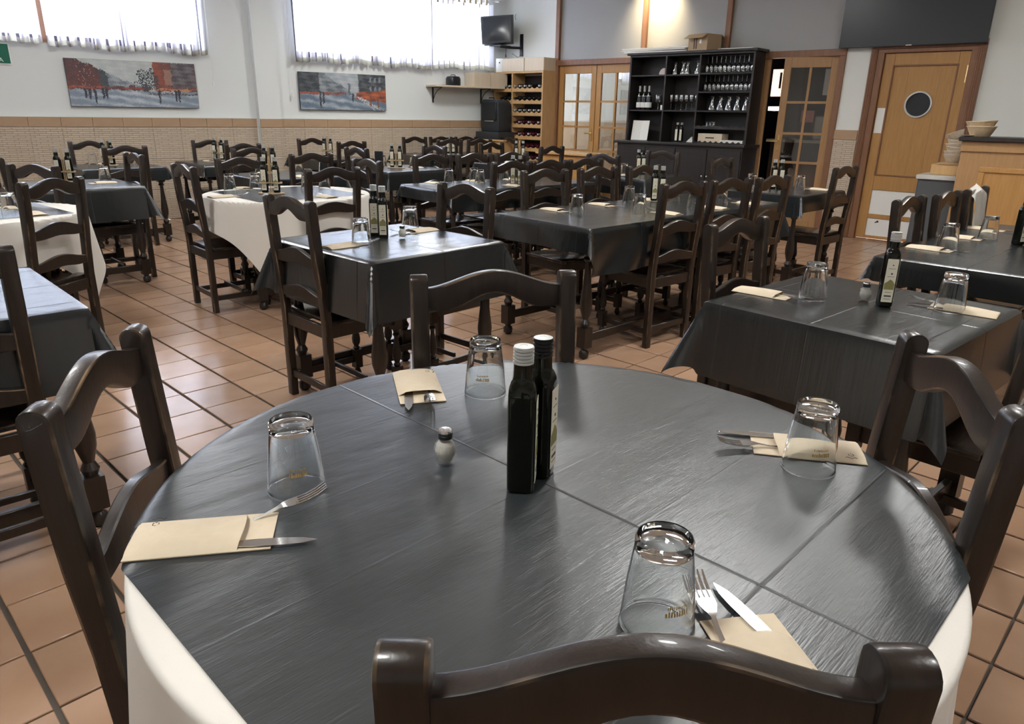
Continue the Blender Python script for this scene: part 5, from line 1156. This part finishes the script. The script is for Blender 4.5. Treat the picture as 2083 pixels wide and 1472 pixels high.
# bar counter with panelled oak front
BL = -1.46
t = RT('bar_counter', 'tall panelled oak bar counter at the right edge', 'counter', BL, 1.66, 0)
box(-4.2, 0, -.50, 0, 0, 1.185).build('body', M['oak2'], t, bevel=.004); box(-4.25, .03, -.53, .045, 1.186, 1.222).build('bar_top', M['hutch'], t, bevel=.005)
m = MB(); m.box(-4.2, .008, .0005, .014, 0, .12); m.box(-4.2, .008, .0005, .014, 1.10, 1.185)
m.build('plinth_and_rail', M['oak2'], t, bevel=.002)
for k in range(4):
    x1 = -.17-k*1.0; x0 = x1-.82; fr_ = MB()
    fr_.box(x0, x1, .0005, .018, .93, .975); fr_.box(x0, x1, .0005, .018, .28, .325); fr_.box(x0, x0+.045, .0005, .018, .3255, .9295); fr_.box(x1-.045, x1, .0005, .018, .3255, .9295); fr_.build('panel_moulding', M['oak'], t, bevel=.005)
    box(x0+.046, x1-.046, .0005, .006, .3256, .9294).build('panel', M['oak'], t, smooth=False)
basket(BL-.10, 1.56, 1.2225, .115, .085, 'lower wide honey-coloured basket on the bar top', 0, 'wicker2', 'wide baskets on the bar', False)
basket(BL-.095, 1.56, 1.262, .118, .088, 'upper wide honey-coloured basket on the bar top', 3, 'wicker2', 'wide baskets on the bar')
t = RT('small_plate', 'small pale plate at the left end of the bar top', 'plate', BL-.02, 1.60, 1.2225); MB().lathe([(.03, 0), (.055, .008), (.06, .012), (.055, .0125), (.03, .005), (.001, .004)], 22).build('dish', M['pale_ply'], t)
# white napkin hung over the back of the third chair of the bar-side table
cx_, cy_, cf = 2.711, 4.259, -45
t = thing('hung_cloth', 'white cloth hung over the back of a chair before the bar', 'cloth', (cx_, cy_, 1.012), R(cf-90))
n, mm = 16, 22; vs = []
for j in range(mm+1):
    s = -1+2*j/mm
    for i in range(n+1):
        u = -1+2*i/n; half = .125+.018*math.sin(s*5+1)+.012*math.cos(s*11); x = u*half
        q = abs(s)*.30; z = -.0-q+.045*(.5+.5*math.cos(math.pi*x/.166))-.055; y = (.017 if s > 0 else -.017)*min(1, abs(s)*8)-.038+.006*math.sin(u*7+s*3)+(-(-q)*0)
        y += q*.068+(.010 if s > 0 else -.010)
        if s < 0 and abs(u) > .5: z += .10*(abs(u)-.5)*abs(s)
        if s < 0: z -= .10*max(0, 1-abs(u+.1)*3)*abs(s)
        vs.append((x, y, z+.012))
m = MB(); m.add(vs, [(j*(n+1)+i, j*(n+1)+i+1, (j+1)*(n+1)+i+1, (j+1)*(n+1)+i) for j in range(mm) for i in range(n)]); m.build('cloth', M['white_cloth'], t)

# ------------------------------------------------------------------ ceiling lights (above the frame, seen in reflections)
for i, (x, y) in enumerate(((-3.2, 6.6), (0.2, 6.8), (3.2, 5.2), (-3.0, 3.2), (1.2, 3.6), (-1.0, .4), (2.6, .8), (-.9, 9.4))):
    t = thing('ceiling_lamp', 'round flat ceiling lamp out of frame, number %d from the far wall' % (i+1), 'lamp', (x, y, CEIL-.05), 0, 'round ceiling lamps'); t['label'] = 'round flat ceiling lamp overhead, out of the photograph'
    MB().lathe([(.27, .0), (.28, .01), (.28, .049), (.27, .0495)], 32).build('casing', M['white'], t); MB().lathe([(.26, -.004), (.265, -.001)], 32).build('diffuser', M['lamp'], t)
t = RT('spot_lamp', 'small warm spotlight washing the grey partition board', 'lamp', 2.72, .35, 3.10)
MB().lathe([(.03, 0), (.035, .004), (.035, .09), (.008, .095), (.008, .149)], 16).build('housing', M['black'], t)
l = bpy.data.lights.new('warm_spot', 'SPOT'); l.energy = 34; l.color = (1, .80, .50); l.spot_size = R(95); l.spot_blend = .9; l.shadow_soft_size = .03
lo = bpy.data.objects.new('warm_spot', l); C.objects.link(lo); p = MR @ Vector((2.72, .35, 3.07)); lo.location = p; lo.rotation_euler = ((MR @ Vector((2.75, 0, 2.75)))-p).to_track_quat('-Z', 'Z').to_euler()
bpy.context.view_layer.update()
